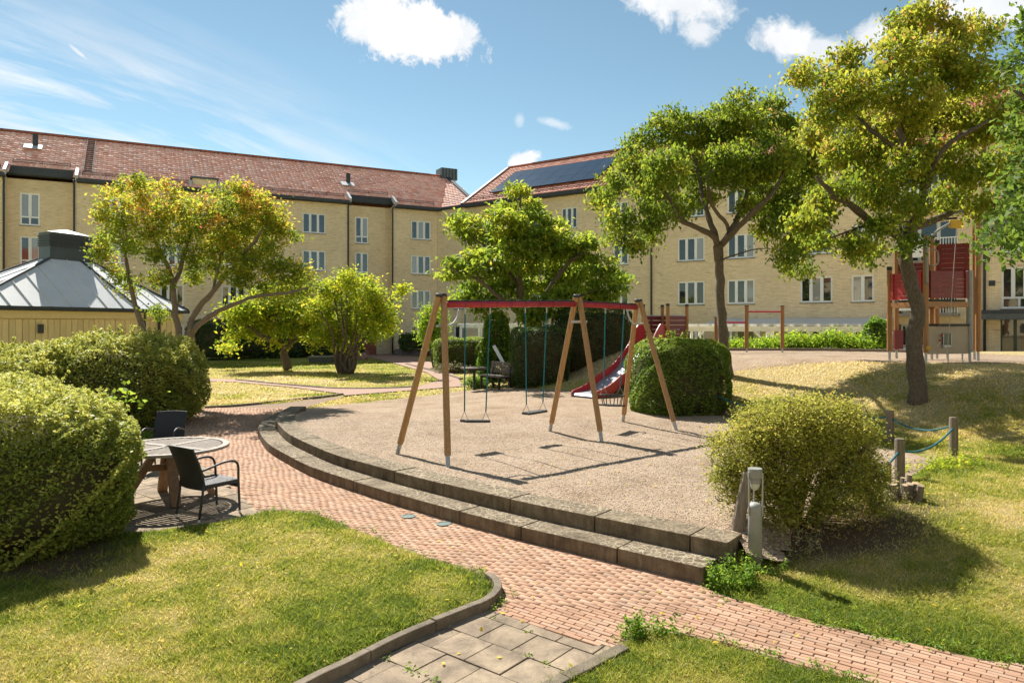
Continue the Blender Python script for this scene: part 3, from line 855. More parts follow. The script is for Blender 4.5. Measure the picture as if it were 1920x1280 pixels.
M['yellow_brick'] = facade_mat()
def tile_mat(name, stops):
    m, n, l, out = new_mat(name)
    b = n.new('ShaderNodeBsdfPrincipled'); b.inputs['Roughness'].default_value = .6; b.inputs['Specular IOR Level'].default_value = .25; l.new(b.outputs[0], out.inputs[0])
    at = n.new('ShaderNodeAttribute'); at.attribute_name = 'lv'
    col = ramp(n, l, at.outputs['Fac'], stops)
    co = n.new('ShaderNodeTexCoord').outputs['Object']
    st = ramp(n, l, noise(n, l, co, .6, 5, .6), [(.3, (.85, .85, .85)), (.7, (1.08, 1.06, 1.05))])
    mx = n.new('ShaderNodeMix'); mx.data_type = 'RGBA'; mx.blend_type = 'MULTIPLY'; mx.inputs[0].default_value = 1
    l.new(col, mx.inputs[6]); l.new(st, mx.inputs[7]); l.new(mx.outputs[2], b.inputs['Base Color'])
    return m
M['roof_tile'] = tile_mat('roof_tile', [(0, (.46, .13, .07)), (.5, (.60, .20, .11)), (.9, (.68, .28, .17)), (1, (.38, .11, .06))])
M['roof_tile_sheen'] = tile_mat('roof_tile_sheen', [(0, (.80, .36, .25)), (.5, (.90, .46, .34)), (.9, (.93, .58, .46)), (1, (.70, .28, .19))])  # same tile, with the left roof's sun sheen put into its colour

def tiles(name, parent, origin, ex, ey, poly, mat='roof_tile', pitch=.30, course=.36, inside=None):
    """Pantiles on a roof plane. origin, ex (along the eave), ey (up the slope): local vectors; poly in (x, y) plane coordinates."""
    origin, ex, ey = Vector(origin), Vector(ex), Vector(ey); nz = ex.cross(ey).normalized()
    p = np.array(poly); x0, y0 = p.min(0); x1, y1 = p.max(0)
    xs = np.arange(x0, x1, pitch); ys = np.arange(y0, y1, course)
    X, Y = np.meshgrid(xs, ys); X, Y = X.ravel(), Y.ravel()
    k = sdist(poly, X + pitch / 2, Y + course / 2) < .05
    X, Y = X[k], Y[k]; n = len(X)
    prof = np.array([(0, .0), (.22, .030), (.45, .036), (.65, .012), (1.0, .0)])      # across one tile
    vs = []
    for (yy, lift) in ((0, .014), (1.04, .003)):
        for a, b in prof: vs.append((a * pitch, yy * course, b + lift))
    for a, b in prof: vs.append((a * pitch, 0, 0))
    vs = np.array(vs)
    fs = np.array([(j, j + 1, j + 6, j + 5) for j in range(4)] + [(j + 10, j + 11, j + 1, j) for j in range(4)])
    L = vs[None] + np.stack([X, Y, np.zeros(n)], 1)[:, None, :]
    L[:, :, 2] += RNG.uniform(-.006, .006, (n, 1))
    W = L.reshape(-1, 3)
    Vw = np.array(origin)[None] + W[:, :1] * np.array(ex)[None] + W[:, 1:2] * np.array(ey)[None] + W[:, 2:] * np.array(nz)[None]
    Fw = (np.arange(n)[:, None, None] * len(vs) + fs[None]).reshape(-1, 4)
    return struct(np_mesh(name, Vw, Fw, mat, parent=parent, lv=np.repeat(RNG.random(n), len(vs)), smooth=False), 'stuff')

class Bld:
    """A building in its own space: x along the facade, y into the building, z up."""
    def __init__(s, root, loc, rz):
        s.root, s.o, s.rz = root, Vector(loc), rz
        s.d = Vector((math.cos(rz), math.sin(rz), 0)); s.b = Vector((-math.sin(rz), math.cos(rz), 0))
    def lx(s, px, yo=0.0):
        """Local x where the sight line of a pixel column meets the plane y = yo."""
        k = (px - CX) / F
        o = s.o + s.b * yo
        return (k * o.y - o.x) / (s.d.x - k * s.d.y)
    def lz(s, px, py, yo=0.0):
        a = s.lx(px, yo); Z = (s.o + s.b * yo + s.d * a).y
        return CAMZ - (py - HOR) / F * Z
def wall(b, x0, x1, y0, z0, z1, holes, depth=.4):
    """Facade wall slab with window openings (each hole x0,x1,z0,z1), front at y0."""
    xs = sorted({x0, x1} | {h[0] for h in holes} | {h[1] for h in holes}); zs = sorted({z0, z1} | {h[2] for h in holes} | {h[3] for h in holes})
    mb = MB(); idx = {}
    def vid(x, y, z):
        k = (round(x, 5), round(y, 5), round(z, 5))
        if k not in idx: idx[k] = len(mb.v); mb.v.append(k)
        return idx[k]
    for i in range(len(xs) - 1):
        for j in range(len(zs) - 1):
            xm, zm = (xs[i] + xs[i + 1]) / 2, (zs[j] + zs[j + 1]) / 2
            if any(h[0] < xm < h[1] and h[2] < zm < h[3] for h in holes): continue
            mb.f.append((vid(xs[i], y0, zs[j]), vid(xs[i + 1], y0, zs[j]), vid(xs[i + 1], y0, zs[j + 1]), vid(xs[i], y0, zs[j + 1])))
    for h in holes:      # reveals
        a, c, e, g = h; r = .22
        for q in (((a, e), (a, g)), ((c, g), (c, e)), ((a, g), (c, g)), ((c, e), (a, e))):
            (p0, q0), (p1, q1) = q
            mb.f.append((vid(p0, y0, q0), vid(p0, y0 + r, q0), vid(p1, y0 + r, q1), vid(p1, y0, q1)))
    return mb.build('wall', 'yellow_brick', b.root)
wr = random.Random(17)
def window(b, h, y0, panes=3, low=False, curtain=None, door=False):
    a, c, e, g = h; yf = y0 + .06; fw = .10
    fr = MB()
    W, H = c - a, g - e
    def bar(x0, x1, z0, z1, y=yf, t=.07): fr.box(((x0 + x1) / 2, y + t / 2, (z0 + z1) / 2), (x1 - x0, t, z1 - z0))
    bar(a, a + fw, e, g); bar(c - fw, c, e, g); bar(a + fw, c - fw, g - fw, g); bar(a + fw, c - fw, e, e + fw)
    zl = e + H * .26 if low else e + fw
    if low: bar(a + fw, c - fw, zl - .05, zl + .05)
    for k in range(1, panes):
        x = a + W * k / panes; bar(x - .085, x + .085, zl + (.05 if low else 0), g - fw)
    if low: bar((a + c) / 2 - .05, (a + c) / 2 + .05, e + fw, zl - .05)
    w = fr.build('window', 'frame_white', b.root)
    for k in range(panes):
        x0 = a + (fw if k == 0 else W * k / panes + .085); x1 = c - fw if k == panes - 1 else a + W * (k + 1) / panes - .085
        m = 'glass_curtain' if (curtain is True or (curtain is None and wr.random() < .22)) else 'glass'
        MB().box(((x0 + x1) / 2, yf + .055, ((zl + (.05 if low else 0)) + g - fw) / 2), (x1 - x0, .01, g - fw - zl - (.05 if low else 0))).build('pane', m, w)
    if low:
        for x0, x1 in ((a + fw, (a + c) / 2 - .05), ((a + c) / 2 + .05, c - fw)):
            MB().box(((x0 + x1) / 2, yf + .055, (e + fw + zl - .05) / 2), (x1 - x0, .01, zl - .05 - e - fw)).build('pane', 'glass', w)
    MB().box(((a + c) / 2, y0 + .02, e - .025), (W + .06, .18, .035)).build('sill', 'sheet_dark', w)
    return w
def downpipe(b, x, y, z0, z1):
    MB().tube([(x, y, z0), (x, y, z1 - .5), (x, y + .05, z1 - .3), (x, y - .22, z1 + .05)], .06, 8).build('downpipe', 'dark_metal', b.root, smooth=True)

ROWS = [(.95, 2.30), (3.56, 5.02), (6.26, 7.72), (8.96, 10.42)]
EAVE, RIDGE, HALF = 11.45, 15.2, 5.5
# ------------------------------------------------------------------ left block
lc = Vector((-5.9, 56, 0)); lrz = math.atan2(.469, .883)
root = thing('apartment_building', 'long yellow brick apartment block with pale red tiled roof on the left', 'building', lc, lrz, local=True)
A = Bld(root, lc, lrz)
x_l0, x_l1 = A.lx(-330), A.lx(9)            # leftmost section ends, stair bay begins
x_b1 = A.lx(141)                            # stair bay ends
x_c1, x_c2 = A.lx(655), A.lx(738)           # second stair bay
REC = .95
GND = -.1
def win_at(b, px0, px1, y0=0.0, rows=(0, 1, 2, 3), panes=3, low=False, tall=0.0, curtain=None):
    a, c = b.lx(px0, y0), b.lx(px1, y0)
    return [(a, c, ROWS[r][0] - tall, ROWS[r][1] + (.12 if tall else 0), panes, low, curtain) for r in rows]
sec_c = []
for a, c in ((192, 240), (300, 345), (415, 460), (567, 611)): sec_c += win_at(A, a, c)
sec_e = win_at(A, 771, 808)
sec_l = win_at(A, -90, -50) + win_at(A, -220, -180)
bay1 = win_at(A, 37, 75, REC, (1, 2, 3), 2, True, .45)
bay2 = win_at(A, 666, 691, REC, (1, 2, 3), 2, True, .45)
dx0, dx1 = A.lx(668, REC), A.lx(706, REC)
for wl_, x0, x1, y0 in ((sec_c, x_b1, x_c1, 0), (sec_e, x_c2, 0, 0), (sec_l, x_l0, x_l1, 0), (bay1, x_l1, x_b1, REC), (bay2, x_c1, x_c2, REC)):
    holes = [h[:4] for h in wl_]
    dr = None
    if wl_ is bay2: dr = (dx0, dx1, .02, 2.25)
    wall(A, x0, x1, y0, GND, EAVE - .08, holes + ([dr] if dr else []))
    for h in wl_: window(A, h[:4], y0, h[4], h[5], h[6])
# returns between sections
for x in (x_l1, x_b1, x_c1, x_c2):
    MB().add([(x, 0, GND), (x, REC, GND), (x, REC, EAVE - .08), (x, 0, EAVE - .08)], [(0, 1, 2, 3)]).build('wall', 'yellow_brick', root)
# back, ends and floor of the block
MB().add([(x_l0, 0, GND), (x_l0, 2 * HALF, GND), (0 + 3.2, 2 * HALF, GND), (3.2, 2.5, GND), (x_l0, 0, EAVE), (x_l0, 2 * HALF, EAVE), (3.2, 2 * HALF, EAVE), (3.2, 2.5, EAVE)],
         [(0, 4, 5, 1), (1, 5, 6, 2), (2, 6, 7, 3)]).build('wall', 'yellow_brick', root)
MB().box(((x_l0 + 3) / 2, HALF, .5), (3 - x_l0 - 1, HALF * 1.6, 21 if False else .3)).build('floor', 'concrete', root)
# dark rooms behind the panes
MB().box(((x_l0 + 2.2) / 2, 2.2, EAVE / 2 - .2), (2.0 - x_l0, .1, EAVE - .6)).build('inner_wall', 'planter', root)
# entrance
d = MB().box(((dx0 + dx1) / 2, REC + .12, 1.12), (dx1 - dx0, .06, 2.2)).build('door', 'terracotta', root)
MB().box(((dx0 + dx1) / 2, REC + .08, 1.45), ((dx1 - dx0) * .5, .02, 1.1)).build('pane', 'glass', d)
MB().box(((x_c1 + x_c2) / 2 + .2, REC - .55, 2.62), ((x_c2 - x_c1) * .86, 1.1, .22)).build('canopy', 'sheet_dark', root)
for px in (9, 141, 655, 738): downpipe(A, A.lx(px - 2, -.08), -.09, .1, EAVE - .15)
# roof: planes, tiles, eaves
oh = .45
slope = Vector((0, HALF + oh, RIDGE - EAVE)).normalized(); SL = math.hypot(HALF + oh, RIDGE - EAVE)
R3 = 3.2
rp = [(x_l0, 0), (0.2, 0), (R3, SL), (x_l0, SL)]
deck = MB()
bays = [(x_l1 + .05, x_b1 + .1), (x_c1 - .05, x_c2 + .05)]
cutS = REC / (HALF + oh) * SL
poly = [(x_l0, 0)]
for a, c in bays: poly += [(a, 0), (a, cutS), (c, cutS), (c, 0)]
poly += [(.2, 0), (R3, SL), (x_l0, SL)]
# front plane in strips, cut back above the stair bays
cuts = [x_l0] + [v for b_ in bays for v in b_] + [.2]
pt = lambda x, s_: tuple(Vector((x, -oh, EAVE)) + slope * s_)
for k in range(len(cuts) - 1):
    s_ = cutS if k % 2 else 0.0
    deck.add([pt(cuts[k], s_), pt(cuts[k + 1], s_), pt(cuts[k + 1], SL), pt(cuts[k], SL)], [(0, 1, 2, 3)])
deck.add([pt(.2, 0), pt(R3, SL), pt(.2, SL)], [(0, 1, 2)])
deck.add([(x_l0, -oh, EAVE), (.2, -oh, EAVE), (R3, HALF, RIDGE), (x_l0, HALF, RIDGE), (x_l0, 2 * HALF + oh, EAVE), (R3, 2 * HALF + oh, EAVE)], [(3, 2, 5, 4), (0, 3, 4)])
# little plane towards the neighbouring block
e_w = Vector((-2.75, 53.6, 0)) - lc
E = Vector((e_w.dot(A.d), e_w.dot(A.b), EAVE))
deck.add([(.2, -oh, EAVE), tuple(E), (R3, HALF, RIDGE)], [(0, 1, 2)])
deck.add([(R3, HALF, RIDGE), tuple(E), (R3, 2 * HALF, EAVE)], [(0, 1, 2)])
roof = deck.build('roof', 'roof_tile_sheen', root)
# the roof is cut back above the stair bays
tiles('tiles', roof, (0, -oh, EAVE + .03), (1, 0, 0), slope, poly, 'roof_tile_sheen')
c0 = Vector((.2, -oh, EAVE)); exx = (E - c0).normalized(); up = (Vector((R3, HALF, RIDGE)) - c0); eyy = (up - exx * up.dot(exx)).normalized()
tiles('tiles', roof, c0 + exx.cross(eyy) * .03, exx, eyy, [(0, 0), ((E - c0).length, 0), (up.dot(exx), up.dot(eyy))], 'roof_tile_sheen')
# eaves boards and gutters
def eave(b, x0, x1, y, z=EAVE, h=.22):
    MB().box(((x0 + x1) / 2, y, z - h / 2 + .03), (x1 - x0, .16, h)).build('gutter', 'dark_metal', b.root)
    MB().box(((x0 + x1) / 2, y + .28, z - h + .02), (x1 - x0, .42, .05)).build('soffit', 'dark_metal', b.root)
eave(A, x_l0, bays[0][0], -oh); eave(A, bays[0][1], bays[1][0], -oh); eave(A, bays[1][1], .2, -oh)
zc = EAVE + REC * (RIDGE - EAVE) / (HALF + oh)
for a, c in bays:
    eave(A, a, c, -oh + REC + .02, zc, .5)
    for x in (a, c):
        MB().beam((x, -oh - .1, EAVE + .02), (x, -oh + REC, zc + .06), .16, .34).build('flashing', 'white_metal', root)
MB().beam(tuple(c0 + Vector((0, -.05, -.06))), tuple(E + Vector((0, -.05, -.06))), .16, .2).build('gutter', 'dark_metal', root)
MB().beam(tuple(E + Vector((0, 0, .06))), (R3, HALF, RIDGE + .06), .3, .16).build('verge', 'dark_metal', root)
MB().tube([(x_l0, HALF, RIDGE + .1), (R3, HALF, RIDGE + .1)], .11, 8).build('ridge_tiles', 'roof_tile', root)
def rail(b, x0, x1, s0, name='snow_guard', hh=.24, rows=2):
    mb = MB()
    n_ = max(2, int((x1 - x0) / 1.2))
    base = Vector((0, -oh, EAVE)) + slope * s0
    for k in range(rows): mb.beam((x0, base.y, base.z + .12 + k * .13), (x1, base.y, base.z + .12 + k * .13), .03, .03)
    for i in range(n_ + 1):
        x = x0 + (x1 - x0) * i / n_; mb.beam((x, base.y, base.z), (x, base.y, base.z + .14 + .13 * (rows - 1)), .03, .03)
    mb.build(name, 'dark_metal', b.root)
rail(A, x_l0, x_l1 - .2, .5); rail(A, x_l1 + .3, x_b1 - .3, cutS + .45); rail(A, x_b1 + .4, x_c1 - .4, .5); rail(A, x_c1 + .2, x_c2 - .2, cutS + .45); rail(A, x_c2 + .3, -.3, .5)
rail(A, x_l0, 1.5, SL - .15, 'ridge_rail')
# roof ladder, vents, hatch, chimney
lxr = A.lx(168, 2.5); mb = MB()
for dx in (-.24, .24): mb.beam(Vector((lxr + dx, -oh, EAVE + .14)) + slope * .9, Vector((lxr + dx, -oh, EAVE + .14)) + slope * (SL - .2), .05, .05)
mb.build('roof_ladder', 'planter', root)
for k in range(16):
    p = Vector((lxr, -oh, EAVE + .16)) + slope * (1.0 + k * .36)
    MB().beam(p - Vector((.24, 0, 0)), p + Vector((.24, 0, 0)), .05, .05).build('rung', 'dark_metal', root)
for px, s in ((68, 4.4), (650, 3.0)):
    x = A.lx(px, s * .85); p = Vector((x, -oh, EAVE)) + slope * s
    v = MB().tube([p, p + Vector((0, 0, .95))], .16, 10).build('vent', 'dark_metal', root)
    MB().box(p + Vector((-.1, -.2, .1)), (1.0, .7, .06), mat=Matrix((Vector((1, 0, 0)), slope, Vector((1, 0, 0)).cross(slope))).transposed()).build('flashing', 'white_metal', v)
hx0, hx1 = A.lx(361, .2), A.lx(406, .2)
MB().box(((hx0 + hx1) / 2, .55, EAVE + .25), (hx1 - hx0, 1.2, .95)).build('dormer', 'yellow_brick', root)
MB().box(((hx0 + hx1) / 2, .6, EAVE + .79), (hx1 - hx0 + .25, 1.5, .12)).build('dormer_roof', 'sheet_dark', root)
for x in (hx0 - .14, hx1 + .14): MB().box((x, .0, EAVE + .35), (.22, .5, .4)).build('flashing', 'white_metal', root)
cx0 = A.lx(819, HALF); ch = MB().box((cx0 + 1.05, HALF + .3, RIDGE + .3), (1.5, 1.3, 1.0)).build('chimney', 'sheet_dark', root)
for k in range(5): MB().box((cx0 + .45 + k * .3, HALF - .37, RIDGE + .34), (.05, .04, .9)).build('seam', 'dark_metal', ch)

# ------------------------------------------------------------------ right block
rd = Vector((16.95, -12.2, 0)).normalized(); rrz = math.atan2(rd.y, rd.x)
root = thing('apartment_building', 'yellow brick apartment block with solar panels on its red roof, behind the play tower', 'building', lc, rrz, local=True)
B = Bld(root, lc, rrz)
R = B
g0 = B.lx(877)                       # gable of the taller roof
end = B.lx(2330)
GNDR = -.1
def rwin(px0, px1, rows=(0, 1, 2, 3), panes=3, low=False, tall=0.0, curtain=None): return win_at(B, px0, px1, 0.0, rows, panes, low, tall, curtain)
ws = rwin(851, 873, panes=2) + rwin(912, 944, panes=3) + rwin(985, 1020) + rwin(1052, 1082) + rwin(1149, 1178, panes=2)
ws += rwin(1270, 1321) + rwin(1363, 1415) + rwin(1500, 1561) + rwin(1596, 1639, panes=2) + rwin(1877, 1946, (1, 2, 3), 3, True, .45) + rwin(2030, 2110)
bal = [(B.lx(1685), B.lx(1795), z0, z0 + 2.2) for z0 in (.15, 2.85, 5.55, 8.25)]
ws = [w for w in ws if not any(w[0] < h[1] and h[0] < w[1] for h in bal)]
dx0, dx1 = B.lx(1876), B.lx(1960)
door = (dx0, dx1, .60, 2.9)
wall(B, .02, end, 0, GNDR, EAVE + .1, [h[:4] for h in ws] + [door] + bal)
for h in ws: window(B, h[:4], 0, h[4], h[5], h[6])
MB().box(((end + 2) / 2, 2.2, EAVE / 2 - .2), (end - 2, .1, EAVE - .8)).build('inner_wall', 'planter', root)
MB().add([(end, 0, GNDR), (end, 11, GNDR), (end, 11, EAVE), (end, 5.5, RIDGE - .1), (end, 0, EAVE)], [(0, 1, 2, 3, 4)]).build('wall', 'yellow_brick', root)
MB().add([(g0 + .1, 0, EAVE - 2), (g0 + .1, 11, EAVE - 2), (g0 + .1, 11, EAVE), (g0 + .1, 5.5, RIDGE - .1), (g0 + .1, 0, EAVE)], [(4, 3, 2, 1, 0)]).build('wall', 'yellow_brick', root)
for h in bal:       # balconies: white fronts, dark doors behind
    w = window(B, h, .75, 3, False, False)
    bb = MB().box(((h[0] + h[1]) / 2, -.25, h[2] - .02), (h[1] - h[0] + .2, 1.0, .14)).build('balcony', 'concrete', root)
    MB().box(((h[0] * 1.5 + h[1] * .5) / 2 + .05, -.72, h[2] + .62), ((h[1] - h[0]) * .5, .04, .85)).build('balcony_panel', 'white_paint', bb)
    MB().box(((h[0] + h[1]) / 2, -.72, h[2] + 1.12), (h[1] - h[0] + .2, .05, .05)).build('handrail', 'white_paint', bb)
    k0, k1 = (h[0] + h[1]) / 2 + .15, h[1] + .05
    nb = 11
    for k in range(nb):
        MB().box((k0 + (k1 - k0) * k / (nb - 1), -.72, h[2] + .58), (.03, .03, 1.02)).build('baluster', 'white_paint', bb)
# roof
rp0 = g0 - .15
deck = MB().add([(rp0, -oh, EAVE), (end, -oh, EAVE), (end, HALF, RIDGE), (rp0, HALF, RIDGE), (end, 2 * HALF + oh, EAVE), (rp0, 2 * HALF + oh, EAVE)], [(0, 1, 2, 3), (3, 2, 4, 5)])
roof = deck.build('roof', 'roof_tile', root)
tiles('tiles', roof, (0, -oh, EAVE + .03), (1, 0, 0), slope, [(rp0, 0), (end, 0), (end, SL), (rp0, SL)])
eave(B, rp0, end, -oh)
MB().beam((rp0 - .05, -oh, EAVE + .05), (rp0 - .05, HALF, RIDGE + .08), .3, .18).build('verge', 'dark_metal', root)
MB().tube([(rp0, HALF, RIDGE + .1), (end, HALF, RIDGE + .1)], .11, 8).build('ridge_tiles', 'roof_tile', root)
rail(B, rp0 + .5, end, .5); rail(B, rp0 + 2.5, end, SL - .15, 'ridge_rail')
for px in (1221, 1846): downpipe(B, B.lx(px, -.1), -.1, .5, EAVE - .15)
# solar panels: three rows
sx0, sx1 = B.lx(925, 1.0), B.lx(1125, 1.0) ; s0 = 1.25; ph = 1.32; npan = 9
nrm = Vector((1, 0, 0)).cross(slope)
RotS = Matrix((Vector((1, 0, 0)), slope, nrm)).transposed()
def panels(xa, xb, n_):
    pw = (xb - xa) / n_
    for r in range(3):
        for k in range(n_):
            c = Vector((xa + (k + .5) * pw, -oh, EAVE)) + slope * (s0 + (r + .5) * (ph + .02)) + nrm * .20
            p_ = MB().box(c, (pw - .025, ph, .04), mat=RotS).build('solar_panel', 'solar', root)
panels(sx0, sx1, 8)
panels(B.lx(1500, 1), B.lx(1600, 1), 5)
# entrance on the right
d = MB()
for k in range(4):
    x = dx0 + (dx1 - dx0) * k / 3; d.box((x, .14, 1.75), (.14, .12, 2.3))
d.box(((dx0 + dx1) / 2, .14, 2.83), (dx1 - dx0, .12, .14)); d.box(((dx0 + dx1) / 2, .14, 1.0), (dx1 - dx0, .11, .1))
d = d.build('door', 'door_green', root)
for k in range(3):
    xa, xb = dx0 + (dx1 - dx0) * k / 3 + .07, dx0 + (dx1 - dx0) * (k + 1) / 3 - .07
    MB().box(((xa + xb) / 2, .17, 1.9), (xb - xa, .02, 1.7)).build('pane', 'glass', d)
cx0, cx1 = B.lx(1840, -1.2), B.lx(2060, -1.2)
cn = MB().box(((cx0 + cx1) / 2, -.7, 2.95), (cx1 - cx0, 1.4, .16)).build('canopy', 'dark_metal', root)
MB().box(((cx0 + cx1) / 2, -.72, 2.72), (cx1 - cx0, 1.44, .28)).build('canopy_edge', 'sheet_dark', cn)
MB().box((B.lx(1860), -.02, B.lz(1860, 531)), (.26, .06, .26)).build('vent', 'dark_metal', root)
# lean-to roof over the terraces
l0, l1 = B.lx(1325, -1.6), B.lx(1668, -1.6)
MB().add([(l0, -2.2, 2.28), (l1, -2.2, 2.28), (l1, -.02, 2.62), (l0, -.02, 2.62), (l0, -2.2, 2.36), (l1, -2.2, 2.36), (l1, -.02, 2.7), (l0, -.02, 2.7)],
         [(0, 3, 2, 1), (4, 5, 6, 7), (0, 1, 5, 4), (1, 2, 6, 5), (2, 3, 7, 6), (3, 0, 4, 7)]).build('lean_to_roof', 'sheet_roof', root)
for k in range(7):
    x = l0 + (l1 - l0) * k / 6; MB().box((x, -2.1, 1.35), (.1, .1, 1.85)).build('lean_to_post', 'white_paint', root)
MB().box((B.lx(1550, -2), -2.05, 1.2), (.6, .05, .5)).build('louvre', 'white_paint', root)

# ------------------------------------------------------------------ block across the courtyard, which the windows mirror
ob = thing('apartment_building', 'yellow brick block with red roof across the yard, mirrored in the windows', 'building', (0, -38, 0))
MB().box((0, -44, 5.7), (150, 12, 11.5)).build('wall', 'yellow_brick', ob)
MB().add([(-75.5, -37.4, 11.5), (75.5, -37.4, 11.5), (75.5, -44, 15.4), (-75.5, -44, 15.4), (-75.5, -50.6, 11.5), (75.5, -50.6, 11.5)], [(0, 1, 2, 3), (3, 2, 5, 4), (0, 3, 4), (1, 5, 2), (0, 4, 5, 1)]).build('roof', 'roof_tile', ob)
for k in range(30):
    for r in range(4):
        w_ = MB().box((-70 + k * 4.8, -37.98, ROWS[r][0] + .7), (1.6, .1, 1.4)).build('window', 'frame_white', ob)
        MB().box((-70 + k * 4.8, -37.91, ROWS[r][0] + .7), (1.4, .06, 1.2)).build('pane', 'glass', w_)
# ================================================================== PAVILION
pc = Vector((-17.27, 27.5, 0))
hexa = [Vector(q) for q in ((.57, -5.9, 0), (2.84, 0, 0), (2.9, 4.0, 0), (-.57, 5.9, 0), (-2.84, 0, 0), (-2.9, -4.0, 0))]
pav = thing('pavilion', 'pale yellow boarded pavilion with grey sheet metal hip roof and lantern', 'pavilion', pc)
EZ, LZ, LT = 2.95, 4.78, 5.78
wallp = [pc + q * .93 for q in hexa]
for i in range(6):
    a, b = wallp[i], wallp[(i + 1) % 6]
    L = (b - a).length; t = (b - a).normalized(); nrm_ = Vector((t.y, -t.x, 0))
    MB().beam(a - nrm_ * .06 + Vector((0, 0, 1.4)), b - nrm_ * .06 + Vector((0, 0, 1.4)), .06, 2.8).build('wall', 'yellow_board', pav)
    if i in (0, 1, 5):
        nb = int(L / .21)
        for k in range(nb):
            p = a + t * (L * (k + .5) / nb)
            MB().box(p + Vector((0, 0, 1.28)) + nrm_ * (.012 if k % 2 else 0), (L / nb - .02, .035, 2.5), math.atan2(t.y, t.x)).build('board', 'yellow_board', pav)
        MB().beam(a + nrm_ * .05 + Vector((0, 0, 2.68)), b + nrm_ * .05 + Vector((0, 0, 2.68)), .06, .26).build('fascia', 'yellow_board', pav)
rf = MB()
low = [pc + q * 1.0 + Vector((0, 0, EZ)) for q in hexa]; top = [pc + q * .2 + Vector((0, 0, LZ)) for q in hexa]
rf.add(low + top, [(i, (i + 1) % 6, 6 + (i + 1) % 6, 6 + i) for i in range(6)] + [tuple(range(5, -1, -1))])
rf = rf.build('roof', 'sheet_roof', pav)
for i in range(6):
    a, b, c, d = low[i], low[(i + 1) % 6], top[i], top[(i + 1) % 6]
    MB().beam(a + Vector((0, 0, .03)), c + Vector((0, 0, .03)), .09, .06).build('hip_seam', 'dark_metal', rf)
    MB().beam(a + Vector((0, 0, -.06)), b + Vector((0, 0, -.06)), .12, .13).build('gutter', 'dark_metal', pav)
    nrm_ = (b - a).cross(c - a).normalized()
    ns = int((b - a).length / .68)
    up_ = (nrm_.cross(b - a)).normalized()
    if up_.z < 0: up_ = -up_
    for k in range(1, ns):
        p = a.lerp(b, k / ns)
        # run up the slope until the hip or the lantern
        best = 99
        for (s0, s1) in ((a, c), (b, d), (c, d)):
            e1 = s1 - s0; M2 = Matrix(((up_.dot(up_), -up_.dot(e1)), (up_.dot(e1), -e1.dot(e1))))
            rhs = Vector(((s0 - p).dot(up_), (s0 - p).dot(e1)))
            if abs(M2.determinant()) < 1e-6: continue
            sol = M2.inverted() @ rhs
            if sol.x > .05 and -.01 <= sol.y <= 1.01: best = min(best, sol.x)
        if best < 50: MB().beam(p + nrm_ * .018, p + up_ * best + nrm_ * .018, .02, .035, up=nrm_).build('seam', 'sheet_roof', rf)
lan = MB()
lb = [pc + q * .195 + Vector((0, 0, LZ - .1)) for q in hexa]; lt = [pc + q * .195 + Vector((0, 0, LT)) for q in hexa]
lan.add(lb + lt, [(i, (i + 1) % 6, 6 + (i + 1) % 6, 6 + i) for i in range(6)] + [tuple(range(6, 12))])
lan = lan.build('lantern', 'sheet_dark', pav)
for i in (0, 1, 5):
    a, b = pc + hexa[i] * .198, pc + hexa[(i + 1) % 6] * .198
    for k in range(5): MB().beam(a + Vector((0, 0, LT - .12 - k * .09)), b + Vector((0, 0, LT - .12 - k * .09)), .05, .05).build('louvre', 'dark_metal', lan)
cap = [pc + q * .23 + Vector((0, 0, LT + .01)) for q in hexa]
MB().add(cap + [pc + Vector((0, 0, LT + .24))], [(i, (i + 1) % 6, 6) for i in range(6)] + [tuple(range(5, -1, -1))]).build('lantern_cap', 'sheet_roof', lan)
fx = wallp[0].lerp(wallp[1], .36); MB().box(fx + Vector((.07, -.03, 2.2)), (.12, .2, .3), .3).build('wall_lamp', 'dark_metal', pav)
dp = wallp[1].lerp(wallp[2], .15) + Vector((.1, 0, 0)); MB().tube([dp + Vector((0, 0, .05)), dp + Vector((0, 0, 2.85))], .05, 8).build('downpipe', 'dark_metal', pav)
dp = wallp[1].lerp(wallp[2], .45) + Vector((.1, 0, 0)); MB().tube([dp + Vector((0, 0, .05)), dp + Vector((0, 0, 2.85))], .05, 8).build('downpipe', 'dark_metal', pav)

# ================================================================== SWINGS
SZ = .28
ap = [P(827, 556, 11.3), P(1083, 557, 13.42), P(1197, 565, 14.5)]
feet = [(G(745, 851, SZ), G(840, 876, SZ)), (G(1031, 809, SZ), G(1128, 826, SZ)), (G(1168, 791, SZ), G(1268, 806, SZ))]
sw = thing('swing_set', 'wooden A-frame swing set with red crossbeams on the gravel', 'swing set', (ap[1].x, ap[1].y, SZ))
bdir = (ap[1] - ap[0]); bdir.z = 0; bdir.normalize()
for i in range(3):
    for j in range(2):
        f = feet[i][j]; s = -1 if j == 0 else 1
        topp = ap[i] + bdir * (.05 * s) + Vector((0, 0, 0))
        d = (topp - f).normalized()
        lg = MB().tube([f + d * .17, f + d * .2, topp - d * .02, topp], [.045, .052, .052, .046], 10).build('leg', 'post_wood', sw)
        MB().tube([f - d * .08, f + d * .24], .034, 8).build('metal_foot', 'galv', lg)
        MB().tube([topp - d * .005, topp + d * .035, topp + d * .05], [.056, .056, .03], 10).build('post_cap', 'black_plastic', lg)
b0, b1 = P(838, 571, 11.38), P(1078, 570, 13.38); c0_, c1_ = P(1091, 570.5, 13.48), P(1193, 576, 14.45)
